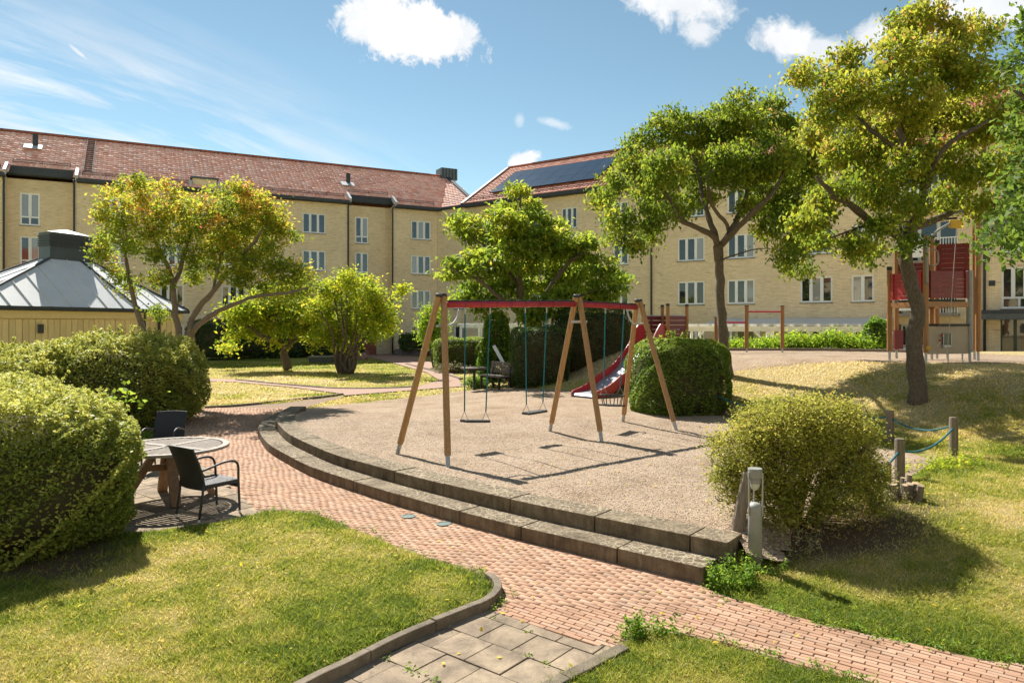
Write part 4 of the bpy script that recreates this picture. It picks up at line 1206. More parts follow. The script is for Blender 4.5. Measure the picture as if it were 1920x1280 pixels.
for a, b in ((b0, b1), (c0_, c1_)):
    bm = MB().tube([a, b], .052, 14).build('crossbeam', 'red_paint', sw, smooth=True)
    n_ = int((b - a).length / .12); pts = [a.lerp(b, k / n_) + Vector((0, 0, .052 + .012 * (k % 2))) for k in range(n_ + 1)]
    MB().tube(pts, .018, 6).build('top_strip', 'rubber', bm)
    for k in range(1, int((b - a).length / .34)):
        p = a.lerp(b, k * .34 / (b - a).length); dd = (b - a).normalized() * .008
        MB().tube([p - dd, p + dd], .055, 12).build('band', 'burgundy_board', bm)
MB().tube(smooth_line([P(861, 580, 11.55), P(857, 596, 11.5), P(845, 609, 11.35), P(818, 611, 11.1)], .03), .018, 8).build('brace', 'white_metal', sw, smooth=True)
MB().tube(smooth_line([P(1176, 580, 14.3), P(1180, 596, 14.32), P(1190, 607, 14.4), P(1207, 606, 14.6)], .03), .018, 8).build('brace', 'white_metal', sw, smooth=True)
for q in ((1075, 603), (1100, 603)): pass
MB().beam(P(1072, 603, 13.3), P(1100, 603, 13.5), .03, .05).build('brace', 'white_metal', sw)
def on_beam(a, b, px):
    k = (px - CX) / F; t = (k * a.y - a.x) / ((b.x - a.x) - k * (b.y - a.y)); return a.lerp(b, t)
def swing(label, a, b, px0, px1, sx0, sy0, sx1, sy1, cradle=False):
    p0, p1 = on_beam(a, b, px0), on_beam(a, b, px1)
    s0, s1 = P(sx0, sy0, p0.y - .02), P(sx1, sy1, p1.y + .02)
    c = (s0 + s1) / 2
    r = thing('swing', label, 'swing', c, group='swings hanging from the set')
    ax = (s1 - s0); W = ax.length; ax.normalize(); sd = Vector((-ax.y, ax.x, 0)).normalized()
    for p, s in ((p0, s0), (p1, s1)):
        tp = p - Vector((0, 0, .055))
        kn = s + Vector((0, 0, .16))
        MB().tube([tp, tp - Vector((0, 0, .10))], .013, 6).build('shackle', 'galv', r)
        MB().tube([tp - Vector((0, 0, .08)), tp.lerp(kn, .5), kn], .0125, 6).build('rope', 'rope_teal', r)
        for q in (-1, 1):
            MB().tube([kn, s + sd * .085 * q + Vector((0, 0, .01 if not cradle else .02))], .005, 5).build('chain', 'galv', r)
    rot = Matrix((ax, sd, ax.cross(sd))).transposed()
    if not cradle:
        MB().box(c, (W + .05, .19, .045), mat=rot).build('seat', 'rubber', r, bevel=.018)
    else:
        h = .20
        rim = [c + ax * (W / 2 + .04) * math.cos(t) * 1.05 + sd * .17 * math.sin(t) for t in [k * math.pi / 8 for k in range(17)]]
        MB().tube(rim, .016, 6, False).build('rim', 'rubber', r)
        MB().box(c - Vector((0, 0, h)), (W + .02, .26, .035), mat=rot).build('seat', 'rubber', r, bevel=.012)
        for k in range(8):
            t = k * math.pi / 4 + .39; q = c + ax * (W / 2 + .03) * math.cos(t) + sd * .165 * math.sin(t)
            q2 = c + ax * (W / 2 - .02) * math.cos(t) + sd * .12 * math.sin(t) - Vector((0, 0, h))
            MB().tube([q, q2], .010, 6).build('bar', 'rubber', r)
swing('flat black swing seat on teal ropes, leftmost and nearest of the three', b0, b1, 872, 919, 871, 789, 911, 789)
swing('flat black swing seat, the middle one, turned slightly on its teal ropes', b0, b1, 985, 1025, 987, 775, 1018, 770)
swing('toddler cradle swing with black caged seat on the short bay', c0_, c1_, 1135, 1170, 1132, 740, 1163, 741, True)

# ================================================================== SLIDE
sdir = Vector((-.75, -.66, 0)).normalized(); sside = Vector((.66, -.75, 0)).normalized()
corner = P(1252, 640, 21.9); corner.z = 0
gz = hz(corner.x, corner.y)
pl = thing('slide', 'red sided metal slide with wooden posts running down to the gravel', 'slide', (corner.x, corner.y, gz))
wid = .95; DZ = 1.83
pA = Vector((corner.x, corner.y, 0)); pB = pA - sside * wid          # front opening between pB (left) and pA (right)
pC = pA - sdir * 1.0; pD = pB - sdir * 1.0
PT = 2.92
for q in (pA, pB, pC, pD):
    g = hz(q.x, q.y)
    lg = MB().tube([(q.x, q.y, g + .12), (q.x, q.y, PT)], .055, 10).build('post', 'tower_wood', pl)
    MB().tube([(q.x, q.y, g - .1), (q.x, q.y, g + .14)], .03, 8).build('metal_foot', 'galv', lg)
    MB().tube([(q.x, q.y, PT), (q.x, q.y, PT + .07)], .058, 10).build('post_cap', 'black_plastic', lg)
cc = (pA + pB + pC + pD) / 4
MB().box((cc.x, cc.y, DZ - .05), (.95, .9, .09), math.atan2(sdir.y, sdir.x)).build('deck', 'grey_wood', pl)
for a, b in ((pA, pC), (pB, pD), (pD, pC)):
    t = (b - a).normalized()
    for k in range(5):
        z = 1.97 + k * .145
        MB().beam(a + t * .07 + Vector((0, 0, z)), b - t * .07 + Vector((0, 0, z)), .03, .128).build('board', 'burgundy_board', pl)
    MB().beam(a + t * .07 + Vector((0, 0, 2.635)), b - t * .07 + Vector((0, 0, 2.635)), .045, .03).build('rail', 'galv', pl)
# chute profile along the slide
prof = [(0, DZ), (.35, DZ - .02), (.7, DZ - .22), (1.5, DZ - .86), (2.2, .66), (2.6, .46), (2.95, .40), (3.3, .38), (3.34, .33)]
mid = (pA + pB) / 2
line = smooth_line([(s, 0, z) for s, z in prof], .1)
hw = .40
mb = MB(); N = len(line)
for th in (0, -.025):
    for q in line:
        for s in (-1, 1): mb.v.append(tuple(mid + sdir * q.x + sside * (hw * s) + Vector((0, 0, q.z + th))))
for i in range(N - 1):
    a = i * 2; mb.f += [(a, a + 2, a + 3, a + 1)]; b = a + 2 * N; mb.f += [(b, b + 1, b + 3, b + 2)]
mb.build('chute', 'steel', pl, smooth=True)
for s in (-1, 1):
    mb = MB()
    for q in line:
        hgt = .20 + .38 * max(0, 1 - abs(q.x - .25) / .55) if q.x < .8 else .20
        hgt *= 1 if q.x < 2.6 else max(.35, 1 - (q.x - 2.6) * .9)
        for off, z0, z1 in ((hw + .003, -.12, hgt), (hw + .035, -.12, hgt)):
            p = mid + sdir * q.x + sside * (off * s)
            mb.v += [tuple(p + Vector((0, 0, q.z + z0))), tuple(p + Vector((0, 0, q.z + z1)))]
    for i in range(N - 1):
        a = i * 4; b = a + 4
        mb.f += [(a, b, b + 1, a + 1), (a + 2, a + 3, b + 3, b + 2), (a + 1, b + 1, b + 3, a + 3), (a, a + 2, b + 2, b)]
    e = (N - 1) * 4; mb.f += [(0, 1, 3, 2), (e, e + 2, e + 3, e + 1)]
    mb.build('side_wall', 'red_slide', pl)
for s in (1.7, 2.9):
    zz = next(q.z for q in line if q.x >= s); p = mid + sdir * s
    MB().tube([(p.x, p.y, hz(p.x, p.y) - .05), (p.x, p.y, zz - .02)], .035, 8).build('support', 'galv', pl)

# ================================================================== PULL-UP BARS
q0, q1, q2 = Vector((XZ(1343, 22.6), 22.6, 0)), Vector((XZ(1400, 23), 23, 0)), Vector((XZ(1467, 23), 23, 0))
pb = thing('pull_up_bars', 'three wooden posts with two red pull-up bars on the upper gravel', 'exercise bars', (q1.x, q1.y, hz(q1.x, q1.y)))
for q, zt in ((q0, 2.56), (q1, 2.94), (q2, 2.93)):
    g = hz(q.x, q.y)
    lg = MB().tube([(q.x, q.y, g + .16), (q.x, q.y, zt)], .062, 10).build('post', 'tower_wood', pb)
    MB().tube([(q.x, q.y, g - .1), (q.x, q.y, g + .18)], .032, 8).build('metal_foot', 'galv', lg)
    MB().tube([(q.x, q.y, zt), (q.x, q.y, zt + .025)], .068, 10).build('post_cap', 'black_plastic', lg)
MB().tube([(q1.x, q1.y, 2.76), (q2.x, q2.y, 2.76)], .027, 8).build('bar', 'red_paint', pb)
MB().tube([(q0.x, q0.y, 2.41), (q1.x, q1.y, 2.41)], .027, 8).build('bar', 'red_paint', pb)
kerb('timber_edging', [Vector((XZ(x, z), z, 0)) for x, z in ((1345, 24.6), (1450, 24.5), (1560, 24.2), (1650, 23.4), (1750, 22.2))], .1, 1.0, 1.53, 'low timber edge behind the upper gravel', 1.9, 'grey_wood')

# ================================================================== CLIMBING TOWER
t1, t3, t5, t4 = Vector((9.58, 18.0, 0)), Vector((9.86, 16.9, 0)), Vector((11.1, 17.2, 0)), Vector((10.83, 18.3, 0))
tw = thing('climbing_tower', 'tall wooden play tower with red board panels and grey lower panel', 'play tower', (t3.x, t3.y, 1.40))
def tpost(q, zt, mat='tower_wood', r=.062, cap=True, name='post'):
    g = hz(q.x, q.y)
    lg = MB().tube([(q.x, q.y, g + .26), (q.x, q.y, zt)], r, 10).build(name, mat, tw)
    MB().tube([(q.x, q.y, g - .1), (q.x, q.y, g + .28)], .033, 8).build('metal_foot', 'galv', lg)
    if cap: MB().tube([(q.x, q.y, zt), (q.x, q.y, zt + .09)], r + .004, 10).build('post_cap', 'black_plastic', lg)
t2 = Vector((XZ(1681, 18.9), 18.9, 0)); t6 = Vector((XZ(1834, 17.6), 17.6, 0)); t7 = Vector((XZ(1827, 18.4), 18.4, 0)); t8 = Vector((XZ(1757, 18.9), 18.9, 0))
tpost(t1, 3.72); tpost(t3, 4.45, cap=False); tpost(t4, 4.55); tpost(t2, 4.35); tpost(t8, 4.5); tpost(t6, 5.2, r=.068, cap=False); tpost(t7, 5.2, r=.06, cap=False)
tpost(t5, 3.65, 'galv_light', .075, False, 'pole')
MB().box((t6.x - .02, t6.y + .3, 5.27), (.42, 1.0, .1)).build('tower_roof', 'dark_metal', tw)
def bpanel(a, b, z0, z1, n_, mat, frame=True):
    t = (b - a).normalized(); hgt = (z1 - z0) / n_
    nn = Vector((t.y, -t.x, 0))
    for k in range(n_):
        MB().beam(a + t * .06 + Vector((0, 0, z0 + (k + .5) * hgt)), b - t * .06 + Vector((0, 0, z0 + (k + .5) * hgt)), .03, hgt - .005).build('board', mat, tw)
    for q in (a + t * .13, b - t * .13):
        MB().beam(q + nn * .032 + Vector((0, 0, z0 + .0)), q + nn * .032 + Vector((0, 0, z1)), .07, .03, up=nn).build('batten', mat, tw)
bpanel(t1, t3, 2.96, 3.62, 7, 'red_slide'); bpanel(t3, t5, 2.98, 3.63, 7, 'red_board'); bpanel(Vector((XZ(1751, 18.45), 18.45, 0)), Vector((XZ(1823, 18.0), 18.0, 0)), 3.55, 4.42, 7, 'red_board'); bpanel(t2, t4, 3.55, 3.95, 4, 'red_board')  # sunlight painted in: left panel a brighter red than the shaded ones
for a, b in ((t1, t3), (t3, t5), (t5, t4), (t4, t1)):
    MB().beam(a + Vector((0, 0, 2.83)), b + Vector((0, 0, 2.83)), .07, .13).build('platform_beam', 'tower_wood', tw)
cc = (t1 + t3 + t4 + t5) / 4
MB().box((cc.x, cc.y, 2.925), (1.1, 1.05, .05), math.atan2(t3.y - t1.y, t3.x - t1.x)).build('deck', 'rubber', tw)
t = (t5 - t3).normalized(); nn = Vector((t.y, -t.x, 0))
gp = MB().beam(t3 + t * .06 + Vector((0, 0, 1.97)), t5 - t * .05 + Vector((0, 0, 1.97)), .035, .66).build('lower_panel', 'grey_panel', tw)
MB().beam(t3 + t * .25 + Vector((0, .14, 2.335)), t5 - t * .05 + Vector((0, .14, 2.335)), .38, .06).build('shelf', 'rubber', tw)
pm = t3.lerp(t5, .44) + nn * .03
MB().box(pm + Vector((0, 0, 2.0)), (.25, .03, .28), math.atan2(t.y, t.x)).build('play_panel', 'screen', gp)
MB().box(pm + nn * .01 + Vector((0, 0, 1.83)), (.25, .04, .05), math.atan2(t.y, t.x)).build('panel_shelf', 'galv', gp)
for k in (-.11, .11): MB().box(pm + nn * .01 + t * k + Vector((0, 0, 1.96)), (.02, .04, .34), math.atan2(t.y, t.x)).build('panel_frame', 'galv', gp)
for k in range(2): MB().lathe([(.0, -.03), (.03, -.015), (.03, .015), (.0, .03)], pm + nn * .06 - t * (.2 + .04 * k) + Vector((0, 0, 2.09 - .12 * k)), 8).build('bead', 'red_paint', tw)
# sand pulley: bent pole, yellow wheel housing, rope and bucket rest
MB().tube(smooth_line([t3 + Vector((-.04, -.12, 3.3)), t3 + Vector((-.04, -.12, 4.2)), t3 + Vector((.05, -.12, 4.42)), t3 + Vector((.3, -.12, 4.62)), t3 + Vector((.52, -.12, 4.74))], .08), .03, 8).build('hoist_arm', 'galv_light', tw, smooth=True)
MB().prism([(t3.x + .48, t3.y - .15), (t3.x + .82, t3.y - .15), (t3.x + .82, t3.y - .09), (t3.x + .48, t3.y - .09)], 4.62, 4.82).build('pulley', 'yellow_plastic', tw, bevel=.03)
MB().tube([t3 + Vector((.66, -.12, 4.66)), pm + nn * .12 + Vector((-.02, 0, 2.4)), pm + nn * .1 - t * .1 + Vector((0, 0, 1.55))], .007, 5).build('hoist_rope', 'rope_white', tw)
MB().tube(smooth_line([t3 + nn * .08 + Vector((0, 0, 1.80)), t3.lerp(t5, .2) + nn * .1 + Vector((0, 0, 1.85)), pm + nn * .06 - t * .2 + Vector((0, 0, 2.0))], .05), .006, 5).build('cord', 'rope_white', tw)
MB().box(t3 + nn * .08 + Vector((0, 0, 1.80)), (.09, .06, .08)).build('cleat', 'yellow_plastic', tw, bevel=.01)
MB().tube(smooth_line([t3 + Vector((.06, -.04, 3.75)), t3 + Vector((.2, -.1, 3.76)), t3 + Vector((.24, -.1, 3.9)), t3 + Vector((.2, -.1, 4.1)), t3 + Vector((.06, -.04, 4.12))], .04), .016, 6).build('grab_handle', 'galv_light', tw, smooth=True)
MB().box((t2.x - .06, t2.y - .2, 1.95), (.28, .05, .5), .3).build('side_panel', 'red_board', tw)
for k in range(2): MB().tube([t3.lerp(t5, .5 + .33 * k) + Vector((0, 0, 1.35)), t3.lerp(t5, .5 + .33 * k) + Vector((0, 0, 1.66))], .018, 6).build('leg', 'galv', tw)

# ================================================================== TERRACE PERGOLAS
def pergola(label, a, b, zb, back, posts, gz_, step=.5, braces=True, group=None):
    r = thing('pergola', label, 'pergola', (a.x, a.y, gz_), group=group)
    t = (b - a); t.z = 0; L = t.length; t.normalize(); n_ = Vector((-t.y, t.x, 0))
    for k in (0, 1):
        MB().beam(a + n_ * back * k + Vector((0, 0, zb)), b + n_ * back * k + Vector((0, 0, zb)), .07, .2).build('beam', 'white_paint', r)
    for i in range(int(L / step) + 1):
        p = a + t * (i * step)
        MB().beam(p - n_ * .25 + Vector((0, 0, zb + .155)), p + n_ * (back + .2) + Vector((0, 0, zb + .155)), .085, .11).build('rafter', 'white_paint', r)
    for f in posts:
        p = a + t * (L * f)
        for k in (0, 1):
            q = p + n_ * back * k
            ps = MB().beam(q + Vector((0, 0, gz_ - .3)), q + Vector((0, 0, zb - .1)), .11, .11).build('post', 'white_paint', r)
            if braces and k == 0:
                for s in (-1, 1): MB().beam(q + Vector((0, 0, zb - .62)), q + t * (.5 * s) + Vector((0, 0, zb - .1)), .07, .07).build('brace', 'white_paint', ps)
pa, pb_ = Vector((XZ(1290, 30), 30, 0)), Vector((XZ(1672, 26.6), 26.6, 0))
pergola('white timber pergola running behind the upper gravel and pull-up bars', pa, pb_, 2.16, 1.6, (.02, .42, .68, .94), .9)
pa, pb_ = Vector((XZ(862, 46.5), 46.5, 0)), Vector((XZ(1015, 43.0), 43.0, 0))
pergola('white pergola at the inner corner, seen behind the vine covered post', pa, pb_, 2.22, 2.2, (.02, .25, .5, .75, .98), .05, .6, False)

# ================================================================== ROUND TABLE AND CHAIRS
TC = Vector((-4.62, 9.55, 0)); TR = .76; TH = .72
tb = thing('garden_table', 'round weathered wooden slatted garden table on the patio', 'table', TC, math.radians(-25), local=True)
N = 40; mb = MB()
for z in (TH - .035, TH):
    for rr in (TR - .085, TR):
        for k in range(N): mb.v.append((rr * math.cos(2 * math.pi * k / N), rr * math.sin(2 * math.pi * k / N), z))
for k in range(N):
    j = (k + 1) % N; a, b, c, d = 0, N, 2 * N, 3 * N
    mb.f += [(a + k, a + j, b + j, b + k)[::-1], (c + k, d + k, d + j, c + j), (b + k, b + j, d + j, d + k), (a + k, c + k, c + j, a + j)]
mb.build('rim', 'table_wood', tb)
for ang_ in (0, math.pi / 2):
    MB().box((0, 0, TH - .017), ((TR - .08) * 2, .09, .034), ang_).build('cross_rail', 'table_wood', tb)
for quad in range(4):
    R4 = Matrix.Rotation(quad * math.pi / 2, 3, 'Z')
    for k in range(11):
        x = .078 + k * .058
        y1 = math.sqrt(max(0, (TR - .09) ** 2 - (x + .018) ** 2))
        if y1 < .1: continue
        ln = MB(); c = R4 @ Vector((x, (.05 + y1) / 2, TH - .017))
        ln.box(c, (.032, y1 - .05, .02), mat=R4); ln.build('slat', 'table_wood', tb)
for k in range(4):
    a_ = math.pi / 4 + k * math.pi / 2 + .25; u = Vector((math.cos(a_), math.sin(a_), 0))
    MB().beam(u * .14 + Vector((0, 0, TH - .03)), u * .56 + Vector((0, 0, .0)), .085, .12, up=(-u.y, u.x, 0)).build('leg', 'table_leg_wood', tb)
for ang_ in (math.pi / 4 + .25, math.pi * .75 + .25):
    u = Vector((math.cos(ang_), math.sin(ang_), 0))
    MB().beam(u * -.33 + Vector((0, 0, .44)), u * .33 + Vector((0, 0, .44)), .045, .08).build('stretcher', 'table_leg_wood', tb)
MB().lathe([(.16, TH - .06), (.16, TH - .035), (.03, TH - .035)], (0, 0, 0), 16).build('hub', 'table_wood', tb)

def chair(label, loc, rz):
    """Faces local +y; backrest at -y."""
    c = thing('garden_chair', label, 'chair', loc, rz, 'wicker chairs at the round table', local=True)
    w, d = .235, .24; sh = .42
    for s in (-1, 1):
        fl = MB().tube(smooth_line([(s * w, d + .02, .0), (s * w, d, .42), (s * (w + .01), d - .01, .58), (s * (w + .015), d - .06, .65), (s * (w + .015), d - .2, .665), (s * (w + .01), -d + .06, .62), (s * w, -d - .03, .60)], .03), .015, 8).build('front_leg', 'wicker_tube', c, smooth=True)
        MB().tube([(s * w, d + .02, -.004), (s * w, d + .02, .03)], .016, 8).build('foot', 'white_paint', fl)
        bl = MB().tube([(s * w, -d - .06, 0), (s * w, -d - .01, .3), (s * w, -d, .45)], .015, 8).build('back_leg', 'wicker_tube', c, smooth=True)
        MB().tube([(s * w, -d - .06, -.004), (s * w, -d - .055, .03)], .016, 8).build('foot', 'white_paint', bl)
    mb = MB(); n_ = 10; m_ = 8; prof_ = [(-d + .01, .36), (-d - .01, .46), (-d - .04, .58), (-d - .08, .70), (-d - .125, .80), (-d - .16, .885)]
    for t_ in (0, .022):
        for (y, z) in prof_:
            for i in range(m_ + 1):
                x = -w - .012 + (2 * w + .024) * i / m_
                mb.v.append((x, y + t_ - .03 * (1 - (x / w) ** 2), z + (.012 * (1 - (x / w) ** 2) if z > .86 else 0)))
    R_ = len(prof_); K = m_ + 1; T = R_ * K
    for j in range(R_ - 1):
        for i in range(m_):
            a = j * K + i; mb.f += [(a, a + 1, a + K + 1, a + K), (T + a, T + a + K, T + a + K + 1, T + a + 1)]
    for j in range(R_ - 1):
        for i in (0, m_):
            a = j * K + i; q = (a, a + K, a + K + T, a + T); mb.f.append(q if i == 0 else q[::-1])
    for i in range(m_):
        a = (R_ - 1) * K + i; mb.f.append((a, a + 1, a + 1 + T, a + T)); mb.f.append((i, i + T, i + 1 + T, i + 1))
    mb.build('backrest', 'wicker', c, smooth=False)
    ns = 15
    st = MB()
    for s in (-1, 1): st.box((s * w, 0, sh - .02), (.03, 2 * d, .045))
    st.box((0, d, sh - .045), (2 * w, .03, .10)); st.box((0, -d, sh - .025), (2 * w, .03, .05))
    st = st.build('seat_frame', 'wicker', c)
    for k in range(ns):
        MB().box((0, -d + .025 + (2 * d - .05) * k / (ns - 1), sh), (2 * w + .02, .022, .014)).build('seat_strip', 'wicker_tube', st)
    return c
chair('black wicker armchair turned away from the camera, in front of the round table', (-3.75, 8.8, 0), math.atan2(.38, .25) - math.pi / 2)
chair('black wicker armchair facing the camera, behind the round table by the hedge', (-5.68, 11.55, 0), math.radians(186))

# ================================================================== LAMP BOLLARD, POSTS, ROPES
lb = Vector((2.31, 6.74, 0)); lb.z = hz(lb.x, lb.y) - .01
lp = thing('bollard_lamp', 'grey metal bollard lamp with glass bulb beside the end of the steps', 'lamp', lb)
MB().lathe([(.064, 0), (.064, .53), (.062, .545), (.045, .575), (.0, .582)][:4], lb, 20).build('column', 'galv_light', lp, smooth=True)
MB().lathe([(.0, .70), (.03, .705), (.042, .725), (.047, .76), (.047, .79)][1:], lb, 16).build('bulb_glass', 'lamp_glass', lp, smooth=True)
MB().lathe([(.056, .765), (.056, .80), (.05, .82), (.05, .83)], lb, 20).build('lamp_holder', 'galv_light', lp)
MB().lathe([(.067, .82), (.067, .90), (.064, .905)], lb, 24).build('lamp_cap', 'galv_light', lp)
for k in range(3):
    t_ = math.radians(200 + 120 * k); q = lb + Vector((math.cos(t_), math.sin(t_), 0)) * .071
    MB().tube([q + Vector((0, 0, .46)), q + Vector((0, 0, .87))], .008, 6).build('rod', 'galv', lp)

fence_posts = []
def fpost(label, x, y, h, r=.06, lean=(0, 0)):
    g = hz(x, y) - .03
    top_ = Vector((x + lean[0], y + lean[1], g + h))
    b_ = Vector((x, y, g))
    mb = MB().tube([b_ - Vector((0, 0, .1)), b_.lerp(top_, .5), top_ - (top_ - b_) * .03, top_], [r * 1.04, r, r * .98, r * .9], 12)
    o = mb.build('rope_post', 'grey_wood', smooth=False)
    tag(o, label, 'post', 'rope fence posts')
    return top_
T_a = fpost('short grey post at the right foot of the round clipped bush', XZ(1338, 16.2), 16.2, .63, .058)
T_b = fpost('grey rope post half hidden above the yellow shrub, in tree shade', XZ(1494, 14.0), 14.0, .55, .06)
T_c = fpost('grey rope post nearest the leaning tree trunk on the mound', XZ(1669, 12.3), 12.3, .56, .062)
T_d = fpost('rightmost grey rope post, with a split top, on the lawn', XZ(1788, 10.9), 10.9, .62, .062)
T_e = fpost('grey rope post just right of the yellow shrub', XZ(1687, 9.35), 9.35, .60, .062)
T_f = fpost('small dark post behind the cut tree stump', XZ(1664, 8.75), 8.75, .36, .045)
T_g = fpost('thick grey post leaning right beside the bollard lamp', 2.23, 7.14, .70, .062, (.17, .05))
def frope(label, a, b, drop, sag):
    a = a - Vector((0, 0, drop)); b = b - Vector((0, 0, drop))
    pts = [a.lerp(b, k / 14) - Vector((0, 0, sag * 4 * (k / 14) * (1 - k / 14))) for k in range(15)]
    o = MB().tube(pts, .014, 6).build('rope', 'rope_teal', smooth=True)
    tag(o, label, 'rope', 'teal ropes between posts')
frope('teal rope hanging between the bush post and the shaded post', T_a, T_b, .1, .12)
frope('teal rope in shade between the two posts behind the yellow shrub', T_b, T_c, .1, .10)
frope('teal rope sagging between the mound post and the rightmost post', T_c, T_d, .12, .14)
frope('teal rope sagging from the rightmost post to the post by the shrub', T_d, T_e, .16, .14)
frope('teal rope running from the shrub post down behind the yellow shrub', T_e, T_g + Vector((1.2, .9, -.1)), .16, .2)

# stump
sx, sy = 4.52, 8.15; g = hz(sx, sy)
stp = thing('tree_stump', 'pale cut tree stump with several stems right of the yellow shrub', 'stump', (sx, sy, g))
srn = random.Random(8)
for k in range(13):
    a_ = 2.4 * k; rr_ = .03 + .012 * k; r = srn.uniform(.022, .05); h = srn.uniform(.08, .22) * (1.25 if k < 3 else 1)
    q = Vector((sx + math.cos(a_) * rr_, sy + math.sin(a_) * rr_ * .8, g - .05)); ln = Vector((math.cos(a_), math.sin(a_), 0)) * srn.uniform(.01, .06)
    tp = q + ln + Vector((0, 0, h + .05))
    s = MB().tube([q - ln * .4, q + ln * .5 + Vector((0, 0, h * .5)), tp], [r * 1.7, r * 1.1, r], 8).build('stem', 'bark_light', stp)
    d_ = (ln + Vector((srn.uniform(-.03, .03), -.03, h))).normalized()
    MB().tube([tp - d_ * .012, tp + d_ * .006], r * .93, 8).build('cut_face', 'cut_wood', s)

# ================================================================== FAR BENCH, TABLE, PLANK
bx, by = XZ(928, 23.9), 23.9; g = max(hz(bx, by), float(sand_z(bx, by)))
bn = thing('park_bench', 'dark weathered park bench with backrest by the dark hedge', 'bench', (bx, by, g), math.radians(-52), local=True)
for k in range(4): MB().box((0, -.20 + k * .115, .44), (1.25, .095, .04)).build('slat', 'bench_wood', bn)
for k in range(3): MB().box((0, .28 + .03 * k, .58 + k * .13), (1.25, .035, .115)).build('slat', 'bench_wood', bn)
for s in (-1, 1):
    l_ = MB().beam((s * .5, -.2, 0), (s * .5, -.2, .42), .05, .07); l_.beam((s * .5, .3, 0), (s * .5, .22, .45), .05, .07); l_.beam((s * .5, -.22, .40), (s * .5, .24, .40), .05, .05); l_.beam((s * .5, .22, .44), (s * .5, .36, .92), .05, .05)
    l_.build('leg', 'black_plastic', bn)
tx, ty = XZ(889, 23.9), 23.9
ft = thing('picnic_table', 'small plank table on one dark leg next to the park bench', 'table', (tx, ty, float(sand_z(tx, ty))), math.radians(20), local=True)
for k in range(4): MB().box((0, -.24 + k * .16, .74), (.8, .145, .045)).build('plank', 'bench_wood', ft)
MB().box((0, 0, .36), (.07, .07, .72)).build('leg', 'black_plastic', ft); MB().box((0, 0, .69), (.5, .5, .05)).build('bracket', 'black_plastic', ft)
pk = MB().beam(P(926, 648, 25.2), P(949, 690, 24.6), .12, .035, up=(0, -1, 0)).build('plank', 'white_paint'); tag(pk, 'white painted plank leaning behind the park bench', 'plank')

# ================================================================== THINGS BY THE LEFT BLOCK
def at(px, py, z=0.0): return G(px, py, z)
q = at(600, 681); w_ = 1.35
cp = thing('stone_planter', 'grey concrete box with pale slab top on the dry lawn', 'box', (q.x, q.y, 0))
MB().box(q + Vector((0, .5, .17)), (w_, 1.0, .36)).build('body', 'sheet_dark', cp, bevel=.02); MB().box(q + Vector((0, .5, .385)), (w_ + .12, 1.12, .07)).build('lid', 'concrete', cp, bevel=.01)
q0, q1 = at(425, 671), at(582, 669)
lw = thing('low_wall', 'low pinkish concrete planter wall in front of the dark hedge', 'wall', (q0.x, q0.y, 0))
for k in range(6):
    a, b = q0.lerp(q1, k / 6), q0.lerp(q1, (k + 1) / 6); dd = (b - a).normalized() * .03
    MB().beam(a + dd + Vector((0, 0, .22)), b - dd + Vector((0, 0, .22)), .15, .46).build('panel', 'planter', lw)
    MB().beam(a + Vector((0, -.12, -.05)), a + Vector((0, -.12, .5)), .07, .05).build('stake', 'dark_metal', lw)
q0, q1 = at(740, 667), at(800, 668)
pw = thing('planter_box', 'grey concrete planter box right of the entrance door', 'planter', (q0.x, q0.y, 0))
for k in range(4):
    a, b = q0.lerp(q1, k / 4), q0.lerp(q1, (k + 1) / 4); dd = (b - a).normalized() * .02
    MB().beam(a + dd + Vector((0, 0, .25)), b - dd + Vector((0, 0, .25)), .14, .52).build('panel', 'planter', pw)
MB().beam(q0 + Vector((0, .5, .2)), q1 + Vector((0, .5, .2)), .9, .38).build('soil_fill', 'soil', pw)
def rock(label, c, s, seed):
    r_ = np.random.default_rng(seed); mb = MB(); n_, m_ = 12, 7
    for j in range(m_):
        th = math.pi * (j + .5) / m_
        for i in range(n_):
            t_ = 2 * math.pi * i / n_; k_ = r_.uniform(.86, 1.1)
            mb.v.append((c[0] + s[0] * k_ * math.sin(th) * math.cos(t_), c[1] + s[1] * k_ * math.sin(th) * math.sin(t_), c[2] + s[2] * .55 + s[2] * k_ * math.cos(th)))
    for j in range(m_ - 1):
        for i in range(n_): a, b = j * n_ + i, j * n_ + (i + 1) % n_; mb.f.append((a, a + n_, b + n_, b))
    mb.f += [tuple(range(n_)), tuple((m_ - 1) * n_ + i for i in reversed(range(n_)))]
    tag(mb.build('boulder', 'boulder'), label, 'boulder', 'boulders by the entrance')
q = at(678, 675); rock('reddish boulder in front, by the path to the entrance', (q.x, q.y, 0), (.48, .4, .32), 4)
q = at(672, 668); rock('reddish boulder behind the front one, nearest the entrance', (q.x, q.y, 0), (.8, .45, .42), 9)
q = at(606, 676); pl_ = MB().tube([q + Vector((.2, 3, -.05)), q + Vector((.2, 3, 1.1))], .09, 10).build('marker_post', 'white_metal'); tag(pl_, 'short pale blue grey post behind the concrete box', 'post')
